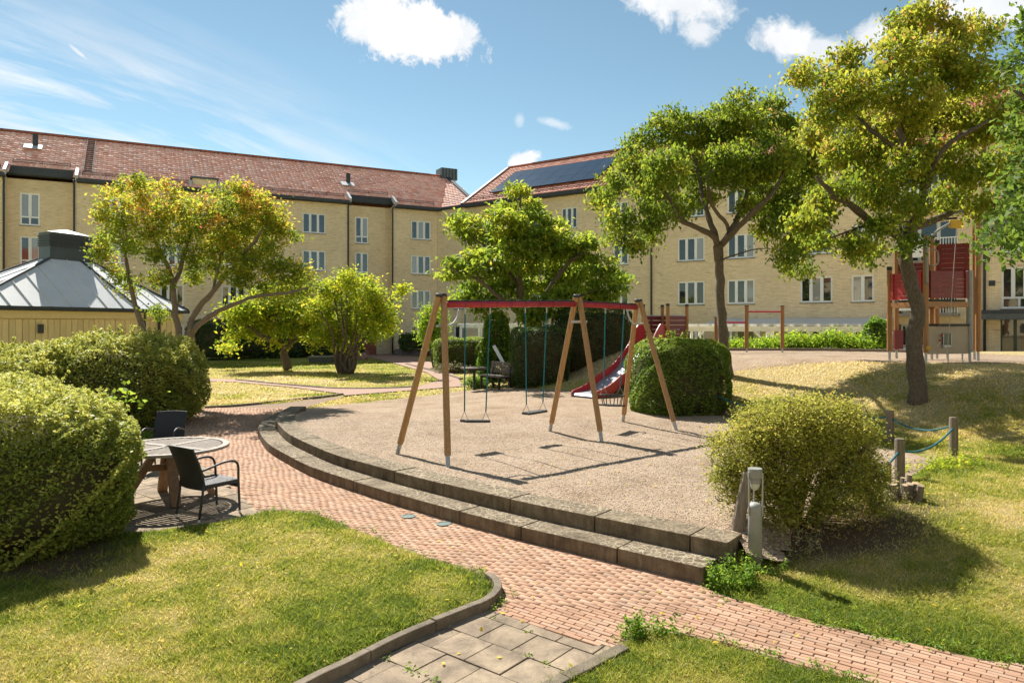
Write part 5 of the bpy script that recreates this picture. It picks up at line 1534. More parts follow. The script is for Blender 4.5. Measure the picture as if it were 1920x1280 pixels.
# ================================================================== VEGETATION
def leaf_arrays(C, size, rng, droop=.25, flat=.6, aspect=.5, fold=.12, up_bias=None):
    """One folded four-sided leaf per centre. Returns vertices and faces."""
    n = len(C)
    az = rng.uniform(0, 2 * np.pi, n); el = rng.normal(-droop, .45, n)
    d = np.stack([np.cos(az) * np.cos(el), np.sin(az) * np.cos(el), np.sin(el)], 1)
    nr = rng.normal(0, 1, (n, 3)) * (1 - flat) + np.array([0, 0, 1.0]) * flat
    if up_bias is not None: nr = nr + up_bias
    s = np.cross(d, nr); s /= (np.linalg.norm(s, axis=1, keepdims=True) + 1e-9)
    nn = np.cross(s, d)
    L = (size * rng.uniform(.65, 1.25, n))[:, None]
    b = C - d * L * .5; t = C + d * L * .5 - nn * L * fold * .6
    m = C + d * L * .02
    l = m - s * L * aspect * .5 + nn * L * fold; r = m + s * L * aspect * .5 + nn * L * fold
    V = np.stack([b, r, t, l], 1).reshape(-1, 3)
    Fc = np.arange(n)[:, None] * 4 + np.array([[0, 1, 2, 3]])
    return V, Fc

def grow(limbs, targets, rng, seg=.28, wob=.10, r_tip=.006):
    """Join twig targets to the nearest branch already there, nearest first; returns tubes (points, r0, r1)."""
    nodes = []; rad = []
    for pts, rs in limbs:
        line = smooth_line(pts, seg); k = len(line)
        for i, q in enumerate(line):
            if i < k * .35: continue
            nodes.append((q.x, q.y, q.z)); rad.append(np.interp(i / max(1, k - 1), np.linspace(0, 1, len(rs)), rs))
    nodes = np.array(nodes); rad = np.array(rad)
    T = np.array(targets); tubes = []
    left = list(range(len(T)))
    dist = np.array([np.min(np.linalg.norm(nodes - T[i], axis=1)) for i in left])
    for i in np.argsort(dist):
        q = T[i]
        dv = nodes - q; dd = np.linalg.norm(dv, axis=1)
        # prefer nodes below/inside so that twigs rise outwards
        j = int(np.argmin(dd + np.maximum(0, nodes[:, 2] - q[2]) * 1.1))
        a = nodes[j]; L = dd[j]
        k = max(2, int(L / seg) + 1)
        mid = np.linspace(0, 1, k + 1)[:, None]
        pts = a[None] * (1 - mid) + q[None] * mid
        bow = np.array([0, 0, 1.0]) * .12 * L
        pts = pts + (mid * (1 - mid) * 4) * bow[None] + np.concatenate([np.zeros((1, 3)), rng.normal(0, wob * .35, (k - 1, 3)), np.zeros((1, 3))])
        r0 = min(rad[j] * .7, .010 + .012 * L); r1 = r_tip
        tubes.append((pts, r0, r1))
        nodes = np.concatenate([nodes, pts[1:]]); rad = np.concatenate([rad, np.linspace(r0, r1, k + 1)[1:]])
    return tubes

def crown_targets(blobs, n, rng, shell=.55):
    w = np.array([b[3] * b[4] * b[5] for b in blobs]) ** .8; w /= w.sum()
    idx = rng.choice(len(blobs), n, p=w)
    B = np.array(blobs)[idx]
    d = rng.normal(0, 1, (n, 3)); d /= np.linalg.norm(d, axis=1, keepdims=True)
    r = rng.uniform(shell ** 3, 1, n) ** (1 / 3)
    return B[:, :3] + d * r[:, None] * B[:, 3:6]

def tree(name, label, cat, limbs, blobs, mat, bark, ntw, per, lsize, spread, seed, droop=.35, aspect=.5, tint=None, group=None, shell=.5, flat=.5, clump_z=.7):
    rng = np.random.default_rng(seed)
    base = Vector(limbs[0][0][0])
    root = thing(name, label, cat, base, group=group)
    mb = MB()
    for pts, rs in limbs:
        line = smooth_line(pts, .22); k = len(line)
        rr = [float(np.interp(i / (k - 1), np.linspace(0, 1, len(rs)), rs)) * rng.uniform(.93, 1.07) for i in range(k)]
        j = [q + Vector(rng.normal(0, .012, 3)) * (1 if 0 < i < k - 1 else 0) for i, q in enumerate(line)]
        mb.tube(j, rr, 14)
    jv = np.array(mb.v); rj = np.clip(np.interp(jv[:, 2], [jv[:, 2].min(), jv[:, 2].max()], [.011, .004]), 0, 1)
    mb.v = [tuple(q) for q in jv + rng.normal(0, 1, jv.shape) * rj[:, None] * np.array([1, 1, .3])]
    trunk = mb.build('trunk', bark, root, smooth=True)
    T = crown_targets(blobs, ntw, rng, shell)
    tubes = grow(limbs, T, rng)
    mb = MB()
    for pts, r0, r1 in tubes: mb.tube([Vector(q) for q in pts], list(np.linspace(r0, r1, len(pts))), 5, False)
    struct(mb.build('branches', bark, trunk, smooth=True), 'stuff')
    # leaves: clumps at the twig ends and some along the twigs
    C = []; tv = []
    for pts, r0, r1 in tubes:
        m = int(per * rng.uniform(.5, 1.5))
        end = pts[-1]
        c = end + rng.normal(0, 1, (m, 3)) * np.array([spread, spread, spread * clump_z])
        C.append(c); base_t = rng.normal(0, .125)
        tv.append(np.full(m, base_t))
        m2 = m // 4
        if len(pts) > 2 and m2:
            ii = rng.integers(len(pts) // 2, len(pts), m2)
            C.append(pts[ii] + rng.normal(0, spread * .6, (m2, 3))); tv.append(np.full(m2, base_t))
    C = np.concatenate(C); tv = np.concatenate(tv)
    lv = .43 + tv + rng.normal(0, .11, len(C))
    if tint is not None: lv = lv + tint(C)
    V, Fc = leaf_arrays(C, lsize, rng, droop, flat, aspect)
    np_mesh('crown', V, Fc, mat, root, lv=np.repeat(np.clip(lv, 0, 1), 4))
    return root

def px_blobs(lst, Z, depth=1.0, seed=0, zs=None):
    """Crown lumps given as (pixel x, y, radius) at the tree's own depth, thrown forward and back."""
    r_ = np.random.default_rng(seed); out = []
    for k, q in enumerate(lst):
        x, y, r = q[:3]; dz = q[3] if len(q) > 3 else r_.uniform(-1, 1) * depth
        z = Z + dz; p = P(x, y, z); rr = r / F * z
        rr *= .80
        out.append((p.x, p.y, p.z, rr, max(rr, .4) * 1.1, rr * .92))
    return out
def pl(pts, Z, zoff=None):
    return [P(x, y, Z + (zoff[i] if zoff else 0)) for i, (x, y) in enumerate(pts)]

M['leaf_rust'] = leaf_mat('leaf_rust', [(0, (0.069, 0.127, 0.016)), (.40, (0.176, 0.244, 0.023)), (.66, (0.390, 0.370, 0.039)), (.86, (0.585, 0.332, 0.069)), (1, (0.546, 0.205, 0.078))], .5)
M['leaf_yellow'] = leaf_mat('leaf_yellow', [(0, (0.098, 0.166, 0.016)), (.40, (0.234, 0.312, 0.023)), (.7, (0.488, 0.458, 0.035)), (1, (0.620, 0.420, 0.039))], .5)
M['leaf_lime'] = leaf_mat('leaf_lime', [(0, (0.078, 0.156, 0.016)), (.40, (0.195, 0.312, 0.023)), (.75, (0.370, 0.439, 0.031)), (1, (0.585, 0.429, 0.039))], .5)
M['leaf_chestnut'] = leaf_mat('leaf_chestnut', [(0, (0.052, 0.105, 0.014)), (.5, (0.140, 0.222, 0.023)), (.9, (0.304, 0.351, 0.035)), (1, (0.398, 0.363, 0.047))], .5)
M['leaf_mixed'] = leaf_mat('leaf_mixed', [(0, (0.052, 0.103, 0.014)), (.40, (0.143, 0.207, 0.021)), (.72, (0.298, 0.310, 0.030)), (.93, (0.377, 0.295, 0.061)), (1, (0.369, 0.189, 0.066))], .52)
M['leaf_dark'] = leaf_mat('leaf_dark', [(0, (0.046, 0.091, 0.016)), (.6, (0.111, 0.176, 0.023)), (1, (0.234, 0.273, 0.039))], .45)
M['leaf_hedge'] = leaf_mat('leaf_hedge', [(0, (0.091, 0.135, 0.027)), (.45, (0.237, 0.283, 0.050)), (.8, (0.474, 0.464, 0.102)), (1, (0.533, 0.533, 0.159))], .32, .5)
M['leaf_box'] = leaf_mat('leaf_box', [(0, (0.053, 0.104, 0.018)), (.5, (0.143, 0.221, 0.031)), (1, (0.338, 0.403, 0.057))], .35, .5)
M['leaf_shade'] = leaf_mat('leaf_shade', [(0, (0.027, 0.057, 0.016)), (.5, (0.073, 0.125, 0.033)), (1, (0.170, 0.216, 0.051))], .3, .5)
M['leaf_potentilla'] = leaf_mat('leaf_potentilla', [(0, (0.106, 0.136, 0.022)), (.35, (0.246, 0.264, 0.044)), (.7, (0.405, 0.387, 0.070)), (.96, (0.484, 0.387, 0.079)), (1, (0.422, 0.229, 0.062))], .42, .6)
M['leaf_vine'] = leaf_mat('leaf_vine', [(0, (0.046, 0.111, 0.016)), (.5, (0.117, 0.221, 0.026)), (1, (0.247, 0.325, 0.033))], .45)
M['leaf_pale'] = leaf_mat('leaf_pale', [(0, (0.144, 0.156, 0.072)), (.5, (0.264, 0.252, 0.120)), (1, (0.432, 0.372, 0.204))], .3)
M['hedge_core'] = plain('hedge_core', (.085, .075, .035), (.045, .04, .02), 9, 1, .5)

# --- left tree behind the hedge, rust tinged
Z = 21.0
def warm_top(z0, z1, k): return lambda C: k * sstep(z0, z1, C[:, 2])
bz = P(352, 757, Z)
limbs = [([P(350, 757, Z), P(352, 690, Z), P(355, 640, Z), P(360, 600, Z)], [.17, .13, .11, .09]),
         ([P(345, 757, Z), P(338, 690, Z), P(335, 630, Z - .1), P(328, 575, Z - .2), P(322, 520, Z - .2), P(300, 470, Z - .3), P(275, 425, Z - .3), P(268, 385, Z - .2)], [.15, .12, .10, .085, .07, .055, .04, .02]),
         ([P(330, 757, Z), P(292, 680, Z + .2), P(268, 615, Z + .3), P(250, 560, Z + .4), P(240, 500, Z + .3), P(228, 440, Z + .2)], [.12, .10, .085, .07, .05, .02]),
         ([P(358, 640, Z), P(362, 595, Z), P(387, 560, Z - .2), P(425, 515, Z - .3), P(470, 462, Z - .4), P(500, 420, Z - .4)], [.10, .09, .075, .06, .045, .02]),
         ([P(360, 625, Z), P(372, 608, Z - .1), P(425, 575, Z - .6), P(480, 557, Z - .9), P(540, 548, Z - 1.1), P(580, 540, Z - 1.2)], [.09, .075, .06, .05, .035, .015]),
         ([P(326, 540, Z - .2), P(345, 480, Z + .4), P(365, 420, Z + .7), P(372, 375, Z + .8)], [.07, .055, .04, .02]),
         ([P(400, 548, Z - .2), P(412, 490, Z + .3), P(425, 430, Z + .6), P(432, 385, Z + .6)], [.05, .045, .035, .018])]
bl = px_blobs([(215, 385, 40), (238, 440, 44), (190, 462, 30), (270, 395, 48), (310, 378, 50), (325, 425, 55), (360, 400, 42), (285, 455, 48), (210, 420, 35), (178, 478, 20),
               (400, 385, 45), (440, 380, 45), (420, 430, 60), (470, 400, 48), (510, 400, 42), (525, 440, 36), (460, 455, 58), (385, 470, 50), (500, 490, 50), (440, 510, 48), (540, 500, 38), (555, 545, 38), (505, 545, 36),
               (360, 510, 30), (300, 520, 24), (245, 540, 26), (215, 520, 22), (300, 585, 18), (580, 520, 24), (265, 350, 24), (455, 355, 22), (225, 352, 22)], Z, 1.3, 2)
tree('rust_tinged_tree', 'multi stemmed tree with rust tinged leaves rising behind the left hedge', 'tree', limbs, bl, 'leaf_rust', 'bark_light', 620, 42, .118, .155, 101,
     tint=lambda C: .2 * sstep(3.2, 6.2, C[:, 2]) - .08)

# --- small tree with a crooked trunk
Z = 36.0
limbs = [([P(541, 693, Z), P(536, 676, Z), P(532, 660, Z), P(539, 645, Z)], [.24, .20, .19, .2]),
         ([P(538, 650, Z), P(520, 640, Z - .3), P(495, 632, Z - .6), P(470, 615, Z - .8), P(440, 600, Z - .9)], [.15, .12, .10, .07, .03]),
         ([P(540, 648, Z), P(548, 620, Z), P(550, 585, Z + .3), P(540, 555, Z + .4)], [.16, .12, .08, .03]),
         ([P(540, 648, Z), P(565, 625, Z + .2), P(590, 590, Z + .3)], [.13, .09, .03])]
bl = px_blobs([(435, 590, 30), (465, 580, 34), (500, 565, 38), (540, 555, 42), (575, 570, 36), (598, 590, 28), (480, 615, 26), (440, 625, 18), (428, 650, 12), (512, 640, 16), (555, 605, 34), (520, 595, 34), (585, 620, 22)], Z, 1.4, 3)
tree('yellowing_tree', 'small yellowing tree with a crooked trunk on the dry lawn', 'tree', limbs, bl, 'leaf_yellow', 'bark', 300, 34, .20, .27, 102)
# --- multi stemmed bush tree
Z = 33.5
limbs = []
for k, (x, y, dz) in enumerate(((598, 580, -.4), (625, 545, .3), (650, 515, 0), (680, 520, .5), (705, 545, -.4), (735, 550, 0), (640, 560, -.8), (690, 570, .8))):
    limbs.append(([P(648 + (k - 3.5) * 3.2, 701, Z), P(648 + (k - 3.5) * 6, 670, Z + dz * .3), P((648 + x) / 2, 625, Z + dz * .7), P(x, y, Z + dz)], [.085, .06, .04, .015]))
for x, y in ((637, 678), (664, 676), (656, 672), (666, 684)): limbs.append(([P(650, 700, Z - .2), P((650 + x) / 2 + 4, 690, Z - .3), P(x, y, Z - .35)], [.09, .075, .065]))
bl = px_blobs([(640, 555, 40), (600, 590, 34), (612, 555, 26), (690, 560, 38), (660, 520, 26), (640, 525, 22), (720, 590, 30), (742, 552, 13), (755, 540, 8), (665, 600, 40), (620, 625, 30), (700, 615, 32), (590, 640, 18), (725, 615, 18), (650, 640, 30), (690, 530, 22), (605, 535, 16)], Z, 1.3, 5)
tree('bushy_tree', 'bushy bright yellow green tree with many stems and pruned stubs', 'tree', limbs, bl, 'leaf_yellow', 'bark', 380, 30, .17, .22, 103)

# --- big leaved tree behind the swings
Z = 27.0
gz_ = hz(XZ(998, Z), Z)
b0_ = Vector((XZ(996, Z), Z, gz_ - .1))
limbs = [([b0_, P(998, 650, Z), P(996, 620, Z), P(985, 590, Z), P(975, 540, Z), P(970, 460, Z), P(975, 380, Z), P(976, 345, Z)], [.20, .17, .14, .12, .10, .08, .05, .015]),
         ([P(998, 640, Z), P(1008, 605, Z - .1), P(1020, 560, Z - .3), P(1060, 500, Z - .5), P(1100, 470, Z - .6)], [.14, .12, .10, .07, .02]),
         ([P(988, 600, Z), P(940, 560, Z - .6), P(890, 520, Z - 1), P(850, 505, Z - 1.1)], [.10, .08, .05, .015]),
         ([P(976, 540, Z), P(930, 480, Z + .6), P(880, 440, Z + .8)], [.08, .06, .02]),
         ([P(1015, 575, Z - .2), P(1070, 560, Z - 1), P(1130, 540, Z - 1.4)], [.09, .06, .02]),
         ([P(972, 480, Z), P(1010, 430, Z + .8), P(1050, 420, Z + 1)], [.07, .05, .02])]
bl = px_blobs([(975, 355, 20), (960, 385, 30), (1000, 395, 28), (940, 420, 38), (985, 425, 42), (880, 425, 32), (860, 415, 18), (910, 455, 44), (1030, 425, 30), (1040, 460, 46), (975, 475, 52), (900, 500, 46), (850, 505, 26), (835, 515, 14),
               (1085, 470, 34), (1100, 455, 18), (1020, 515, 55), (950, 535, 52), (890, 550, 34), (1085, 520, 46), (1130, 500, 30), (1135, 540, 36), (1160, 520, 18), (1045, 565, 44), (1000, 580, 38), (920, 580, 32), (1110, 565, 30), (870, 560, 20)], Z, 1.6, 7)
tree('broadleaf_tree', 'bright green large leaved tree with a pointed top behind the swings', 'tree', limbs, bl, 'leaf_chestnut', 'bark', 520, 36, .24, .23, 104, droop=.5, aspect=.42, flat=.75, clump_z=.35,
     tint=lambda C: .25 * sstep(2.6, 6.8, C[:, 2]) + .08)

# --- right trees on the mound
Z = 18.4
gz_ = hz(XZ(1364, Z), Z)
limbs = [([Vector((XZ(1364, Z), Z, gz_ - .15)), P(1363, 680, Z), P(1356, 630, Z), P(1352, 570, Z), P(1348, 510, Z), P(1347, 460, Z)], [.17, .13, .12, .115, .115, .12]),
         ([P(1346, 462, Z), P(1335, 440, Z - .1), P(1300, 425, Z - .4), P(1272, 410, Z - .6), P(1260, 380, Z - .8), P(1225, 340, Z - 1)], [.085, .075, .065, .055, .045, .02]),
         ([P(1346, 465, Z), P(1340, 435, Z), P(1325, 400, Z + .3), P(1315, 350, Z + .6), P(1300, 290, Z + .8)], [.08, .07, .055, .04, .02]),
         ([P(1350, 462, Z), P(1368, 440, Z + .1), P(1385, 405, Z + .4), P(1400, 360, Z + .6), P(1400, 280, Z + .7), P(1390, 220, Z + .7)], [.09, .075, .06, .05, .04, .02]),
         ([P(1352, 460, Z), P(1375, 435, Z - .3), P(1405, 405, Z - .6), P(1450, 360, Z - .9), P(1475, 310, Z - 1)], [.085, .075, .06, .045, .02]),
         ([P(1368, 440, Z), P(1362, 420, Z - .4), P(1335, 385, Z - .9), P(1325, 330, Z - 1.1)], [.05, .045, .035, .02])]
bl = px_blobs([(1125, 375, 28), (1150, 350, 34), (1190, 310, 40), (1185, 275, 30), (1235, 250, 40), (1265, 225, 24), (1290, 250, 45), (1215, 350, 50), (1165, 410, 34), (1150, 440, 22), (1185, 455, 30), (1225, 410, 40), (1255, 320, 56), (1270, 385, 36),
               (1320, 300, 60), (1340, 235, 45), (1385, 195, 34), (1400, 240, 52), (1380, 310, 62), (1440, 220, 46), (1450, 290, 62), (1500, 250, 48), (1500, 320, 52), (1440, 360, 52), (1320, 360, 34), (1480, 390, 45), (1450, 420, 42), (1495, 455, 38), (1500, 500, 26), (1475, 480, 24), (1540, 360, 36), (1540, 290, 36), (1410, 390, 24), (1220, 440, 20), (1290, 395, 22)], Z, 1.4, 9)
tree('green_tree', 'spreading green tree with a slim dark trunk beside the round clipped bush', 'tree', limbs, bl, 'leaf_mixed', 'bark', 860, 42, .118, .15, 105, droop=.8, aspect=.52,
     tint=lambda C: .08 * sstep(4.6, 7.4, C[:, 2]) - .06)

Z = 14.0
gz_ = hz(XZ(1722, Z), Z)
limbs = [([Vector((XZ(1722, Z), Z, gz_ - .15)), P(1722, 735, Z), P(1717, 690, Z), P(1714, 630, Z), P(1721, 585, Z), P(1708, 530, Z), P(1698, 480, Z), P(1692, 440, Z)], [.21, .165, .15, .14, .14, .13, .125, .12]),
         ([P(1690, 445, Z), P(1670, 432, Z - .1), P(1640, 418, Z - .3), P(1600, 388, Z - .6), P(1560, 365, Z - .8), P(1530, 330, Z - .9)], [.095, .085, .075, .06, .045, .02]),
         ([P(1694, 442, Z), P(1715, 425, Z + .1), P(1745, 415, Z + .4), P(1790, 395, Z + .8), P(1830, 350, Z + 1)], [.09, .08, .065, .045, .02]),
         ([P(1695, 440, Z), P(1722, 400, Z - .3), P(1735, 350, Z - .4), P(1712, 305, Z - .5), P(1690, 260, Z - .5), P(1685, 200, Z - .4), P(1700, 130, Z - .3)], [.075, .07, .062, .055, .05, .04, .02]),
         ([P(1733, 345, Z - .4), P(1760, 290, Z - .8), P(1800, 255, Z - 1), P(1855, 225, Z - 1.2)], [.06, .05, .04, .02]),
         ([P(1738, 350, Z - .3), P(1750, 260, Z + .5), P(1760, 180, Z + .8), P(1770, 90, Z + .8)], [.06, .05, .04, .02]),
         ([P(1700, 290, Z - .5), P(1655, 260, Z - .2), P(1610, 220, Z + .2), P(1570, 180, Z + .3)], [.045, .04, .03, .015]),
         ([P(1640, 418, Z - .3), P(1600, 432, Z - .6), P(1560, 445, Z - .8)], [.03, .02, .012])]
bl = px_blobs([(1505, 140, 24), (1540, 160, 34), (1585, 120, 40), (1600, 170, 44), (1560, 215, 44), (1625, 230, 50), (1660, 160, 50), (1680, 100, 42), (1700, 50, 40), (1735, 30, 34), (1740, 110, 52), (1790, 70, 46), (1840, 60, 38), (1800, 140, 50), (1720, 190, 56), (1780, 215, 52), (1850, 150, 40),
               (1680, 250, 44), (1620, 300, 50), (1575, 285, 40), (1530, 250, 26), (1700, 320, 50), (1760, 300, 52), (1830, 245, 44), (1880, 220, 44), (1915, 250, 40), (1830, 320, 44), (1890, 310, 42), (1650, 365, 44), (1590, 350, 40), (1545, 385, 34), (1510, 420, 30), (1720, 385, 34), (1780, 370, 40), (1840, 390, 30),
               (1610, 470, 24), (1640, 480, 16), (1590, 460, 16), (1535, 450, 20), (1700, 460, 16), (1660, 420, 22)], Z, 1.0, 11)
tree('golden_tree', 'tall golden green tree with a leaning trunk on the mound, right of centre', 'tree', limbs, bl, 'leaf_mixed', 'bark', 900, 42, .10, .125, 106, droop=.8, aspect=.54,
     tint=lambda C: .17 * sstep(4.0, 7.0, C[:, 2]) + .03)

Z = 9.5
gz_ = hz(XZ(2120, Z), Z)
limbs = [([Vector((XZ(2120, Z), Z, gz_ - .1)), P(2115, 600, Z), P(2105, 450, Z), P(2090, 330, Z)], [.16, .13, .11, .08]),
         ([P(2100, 420, Z), P(2040, 380, Z), P(1970, 370, Z), P(1900, 390, Z), P(1860, 430, Z)], [.07, .055, .04, .025, .01]),
         ([P(2092, 340, Z), P(2020, 260, Z), P(1950, 210, Z), P(1900, 170, Z)], [.07, .05, .035, .012]),
         ([P(2090, 330, Z), P(2040, 200, Z + .3), P(1980, 100, Z + .4), P(1930, 60, Z + .4)], [.07, .05, .035, .012])]
bl = px_blobs([(1935, 50, 34), (1920, 110, 26), (1945, 180, 40), (1925, 230, 20), (1940, 300, 36), (1912, 350, 24), (1940, 390, 34), (1890, 405, 20), (1858, 432, 18), (1848, 470, 13), (1885, 450, 18), (1930, 440, 28), (1905, 485, 12), (1990, 150, 60), (2000, 300, 66), (2000, 420, 54), (2060, 220, 70), (2080, 350, 60), (1995, 40, 50)], Z, .7, 13)
tree('dark_leaved_tree', 'dark green large leaved branches reaching in from the right edge', 'tree', limbs, bl, 'leaf_dark', 'bark', 230, 28, .10, .14, 107, droop=.6, aspect=.55)

# ------------------------------------------------------------------ hedges and shrubs
def hedge(name, label, cat, lumps, mat, dens, lsize, seed, core=.93, up=.5, rough=.07, sprigs=0, group=None, tint=None, stems=None):
    """Clipped foliage: leaves on rounded boxes (centre, half sizes, turn, squareness) round a twiggy core."""
    rng = np.random.default_rng(seed)
    mnz = min(l[0][2] - l[1][2] for l in lumps)
    root = thing(name, label, cat, (lumps[0][0][0], lumps[0][0][1], mnz), group=group)
    Vs, lvs = [], []; cm = MB()
    for (c, h, rz, p) in lumps:
        c = np.array(c); h = np.array(h)
        areas = np.array([h[1] * h[2], h[1] * h[2], h[0] * h[2], h[0] * h[2], h[0] * h[1], h[0] * h[1] * .15]) * 4
        n = int(areas.sum() * dens)
        f = rng.choice(6, n, p=areas / areas.sum())
        q = rng.uniform(-1, 1, (n, 3)); ax = f // 2; sg = np.where(f % 2 == 0, 1.0, -1.0)
        sg = np.where(f == 4, 1.0, np.where(f == 5, -1.0, sg))
        q[np.arange(n), ax] = sg
        rad = (np.abs(q) ** p).sum(1) ** (1 / p)
        s = q / rad[:, None]
        nrm_ = np.sign(s) * np.abs(s) ** (p - 1) / h; nrm_ /= np.linalg.norm(nrm_, axis=1, keepdims=True)
        loc = s * h
        bump_ = fbm(loc[:, 0] * 2.3 + 7, loc[:, 1] * 2.3 + loc[:, 2] * 3.1, seed, 3) - .5
        bump2 = fbm(loc[:, 0] * 7 + 3, loc[:, 1] * 7 + loc[:, 2] * 8, seed + 5, 2) - .5
        loc = loc + nrm_ * (bump_ * rough * 3.2 + bump2 * rough * 1.6 - np.abs(rng.normal(0, rough * .5, n)))[:, None]
        ca, sa2 = math.cos(rz), math.sin(rz)
        R_ = np.array([[ca, -sa2, 0], [sa2, ca, 0], [0, 0, 1]])
        W = loc @ R_.T + c; NW = nrm_ @ R_.T
        hole = fbm(loc[:, 0] * 3.1 + 11, loc[:, 1] * 3.1 + loc[:, 2] * 3.7, seed + 9, 3)
        keep = (hole > .30 + .06 * (nrm_[:, 2] < .5)) | (rng.random(n) < .35)
        for (c2, h2, rz2, p2) in lumps:          # drop leaves buried in a neighbouring lump
            if c2 is c or (np.array(c2) == c).all(): continue
            d2 = W - np.array(c2); cb, sb = math.cos(-rz2), math.sin(-rz2)
            u = np.stack([d2[:, 0] * cb - d2[:, 1] * sb, d2[:, 0] * sb + d2[:, 1] * cb, d2[:, 2]], 1) / (np.array(h2) * .88)
            keep &= (np.abs(u) ** p2).sum(1) > 1
        W, NW = W[keep], NW[keep]
        V, Fc = leaf_arrays(W, lsize, rng, -.25, .25, .5, .12, NW * up)
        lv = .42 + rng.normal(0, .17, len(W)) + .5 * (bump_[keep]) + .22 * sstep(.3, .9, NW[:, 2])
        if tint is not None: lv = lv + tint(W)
        Vs.append(V); lvs.append(np.repeat(np.clip(lv, 0, 1), 4))
        k0 = len(cm.v); n_, m_ = 20, 12
        for j in range(m_ + 1):
            th = math.pi * j / m_
            for i in range(n_):
                t_ = 2 * math.pi * i / n_
                u = np.array([math.sin(th) * math.cos(t_), math.sin(th) * math.sin(t_), math.cos(th)]); u = u / ((np.abs(u) ** p).sum() ** (1 / p))
                w = R_ @ (u * (h - rough * 1.5) * core) + c; cm.v.append(tuple(w))
        for j in range(m_):
            for i in range(n_):
                a, b = k0 + j * n_ + i, k0 + j * n_ + (i + 1) % n_; cm.f.append((a, a + n_, b + n_, b))
    cm.build('twigs', 'hedge_core', root, smooth=True)
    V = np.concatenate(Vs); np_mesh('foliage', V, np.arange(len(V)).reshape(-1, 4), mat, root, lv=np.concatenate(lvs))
    if sprigs:       # young shoots standing out of the top
        C = []
        for k in range(sprigs):
            c, h, rz, p = lumps[rng.integers(len(lumps))]
            a, b = rng.uniform(-.85, .85, 2); x, y = a * h[0], b * h[1]
            zz = c[2] + h[2] * (1 - .5 * (abs(a) ** p + abs(b) ** p)) - .03
            X = c[0] + x * math.cos(rz) - y * math.sin(rz); Y = c[1] + x * math.sin(rz) + y * math.cos(rz)
            L = rng.uniform(.08, .28); m = int(L * 110)
            lean = rng.normal(0, .25, 2); t_ = rng.uniform(0, 1, m)
            C.append(np.stack([X + lean[0] * t_ * L + rng.normal(0, .014, m), Y + lean[1] * t_ * L + rng.normal(0, .014, m), zz + t_ * L], 1))
        C = np.concatenate(C); V, Fc = leaf_arrays(C, lsize * 1.15, rng, -.5, .2, .5)
        struct(np_mesh('shoots', V, Fc, mat, root, lv=np.repeat(np.clip(rng.normal(.72, .12, len(C)), 0, 1), 4)), 'stuff')
    return root
r1 = math.atan2(.69, -.72)
hedge('clipped_hedge', 'large clipped hedge in the left foreground beside the round table', 'hedge', [((-7.3, 9.85, .72), (3.5, 1.06, .80), r1, 4), ((-5.38, 7.58, .70), (1.28, 1.14, .84), r1, 3.2)], 'leaf_hedge', 3000, .046, 201, sprigs=170, rough=.10)
hedge('clipped_hedge', 'second clipped hedge farther back, between the pavilion and the brick path', 'hedge', [((-12.2, 16.2, .9), (2.6, 1.4, .98), .05, 2.6), ((-9.2, 16.85, .98), (1.85, 1.6, 1.15), .3, 2.4), ((-10.9, 15.2, .8), (1.5, 1.0, .85), 0, 2.4)], 'leaf_hedge', 1300, .068, 202, sprigs=260, rough=.15)
hedge('clipped_bush', 'round clipped green bush behind the right swing legs', 'bush', [((3.95, 16.95, 1.02), (1.12, 1.05, .98), .2, 3.4)], 'leaf_box', 1600, .062, 203, rough=.06, sprigs=30)
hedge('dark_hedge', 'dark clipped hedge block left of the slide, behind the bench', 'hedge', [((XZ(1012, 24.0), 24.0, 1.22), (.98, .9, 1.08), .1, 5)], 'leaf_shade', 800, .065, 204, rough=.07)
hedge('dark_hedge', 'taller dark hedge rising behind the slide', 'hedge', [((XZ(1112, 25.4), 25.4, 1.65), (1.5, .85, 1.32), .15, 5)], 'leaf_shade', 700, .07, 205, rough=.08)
# loose shrub in front
rng = np.random.default_rng(301)
sc = Vector((3.04, 7.62, 0)); g = hz(sc.x, sc.y)
limbs = []
for k in range(26):
    a_ = rng.uniform(0, 2 * np.pi); rr = math.sqrt(rng.uniform(.02, 1)); h_ = 1.25 - .55 * rr ** 2 + rng.normal(0, .06)
    b_ = sc + Vector((math.cos(a_) * .16 * rr, math.sin(a_) * .16 * rr, g - .04))
    t_ = sc + Vector((math.cos(a_) * .86 * rr, math.sin(a_) * .62 * rr, g + h_))
    limbs.append(([b_, b_.lerp(t_, .35) + Vector((0, 0, .1)), b_.lerp(t_, .7) + Vector((0, 0, .06)), t_], [.014, .010, .007, .004]))
blobs = [(sc.x + dx, sc.y + dy, g + z, rx, ry, rz) for dx, dy, z, rx, ry, rz in
         ((0, 0, .98, .66, .55, .36), (-.5, -.05, .74, .45, .45, .36), (.42, 0, .92, .45, .45, .40), (-.15, -.2, 1.02, .55, .4, .36), (.25, .1, 1.08, .45, .4, .24), (.62, .05, .58, .34, .4, .26), (-.68, 0, .55, .26, .36, .25), (0, -.35, .6, .6, .3, .3), (.86, .15, .42, .2, .3, .18), (-.55, -.2, .32, .35, .25, .22), (.5, -.25, .30, .4, .25, .2), (-.2, -.4, .22, .4, .2, .16), (-.3, .1, 1.05, .3, .3, .2), (.1, -.3, .38, .5, .3, .2))]
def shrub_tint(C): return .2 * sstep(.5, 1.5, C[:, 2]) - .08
tree('loose_shrub', 'loose yellow green shrub with fine leaves behind the bollard lamp', 'shrub', limbs, blobs, 'leaf_potentilla', 'bark', 1100, 50, .032, .065, 302, droop=-.2, aspect=.5, tint=shrub_tint, shell=.3, flat=.3, clump_z=1.0)

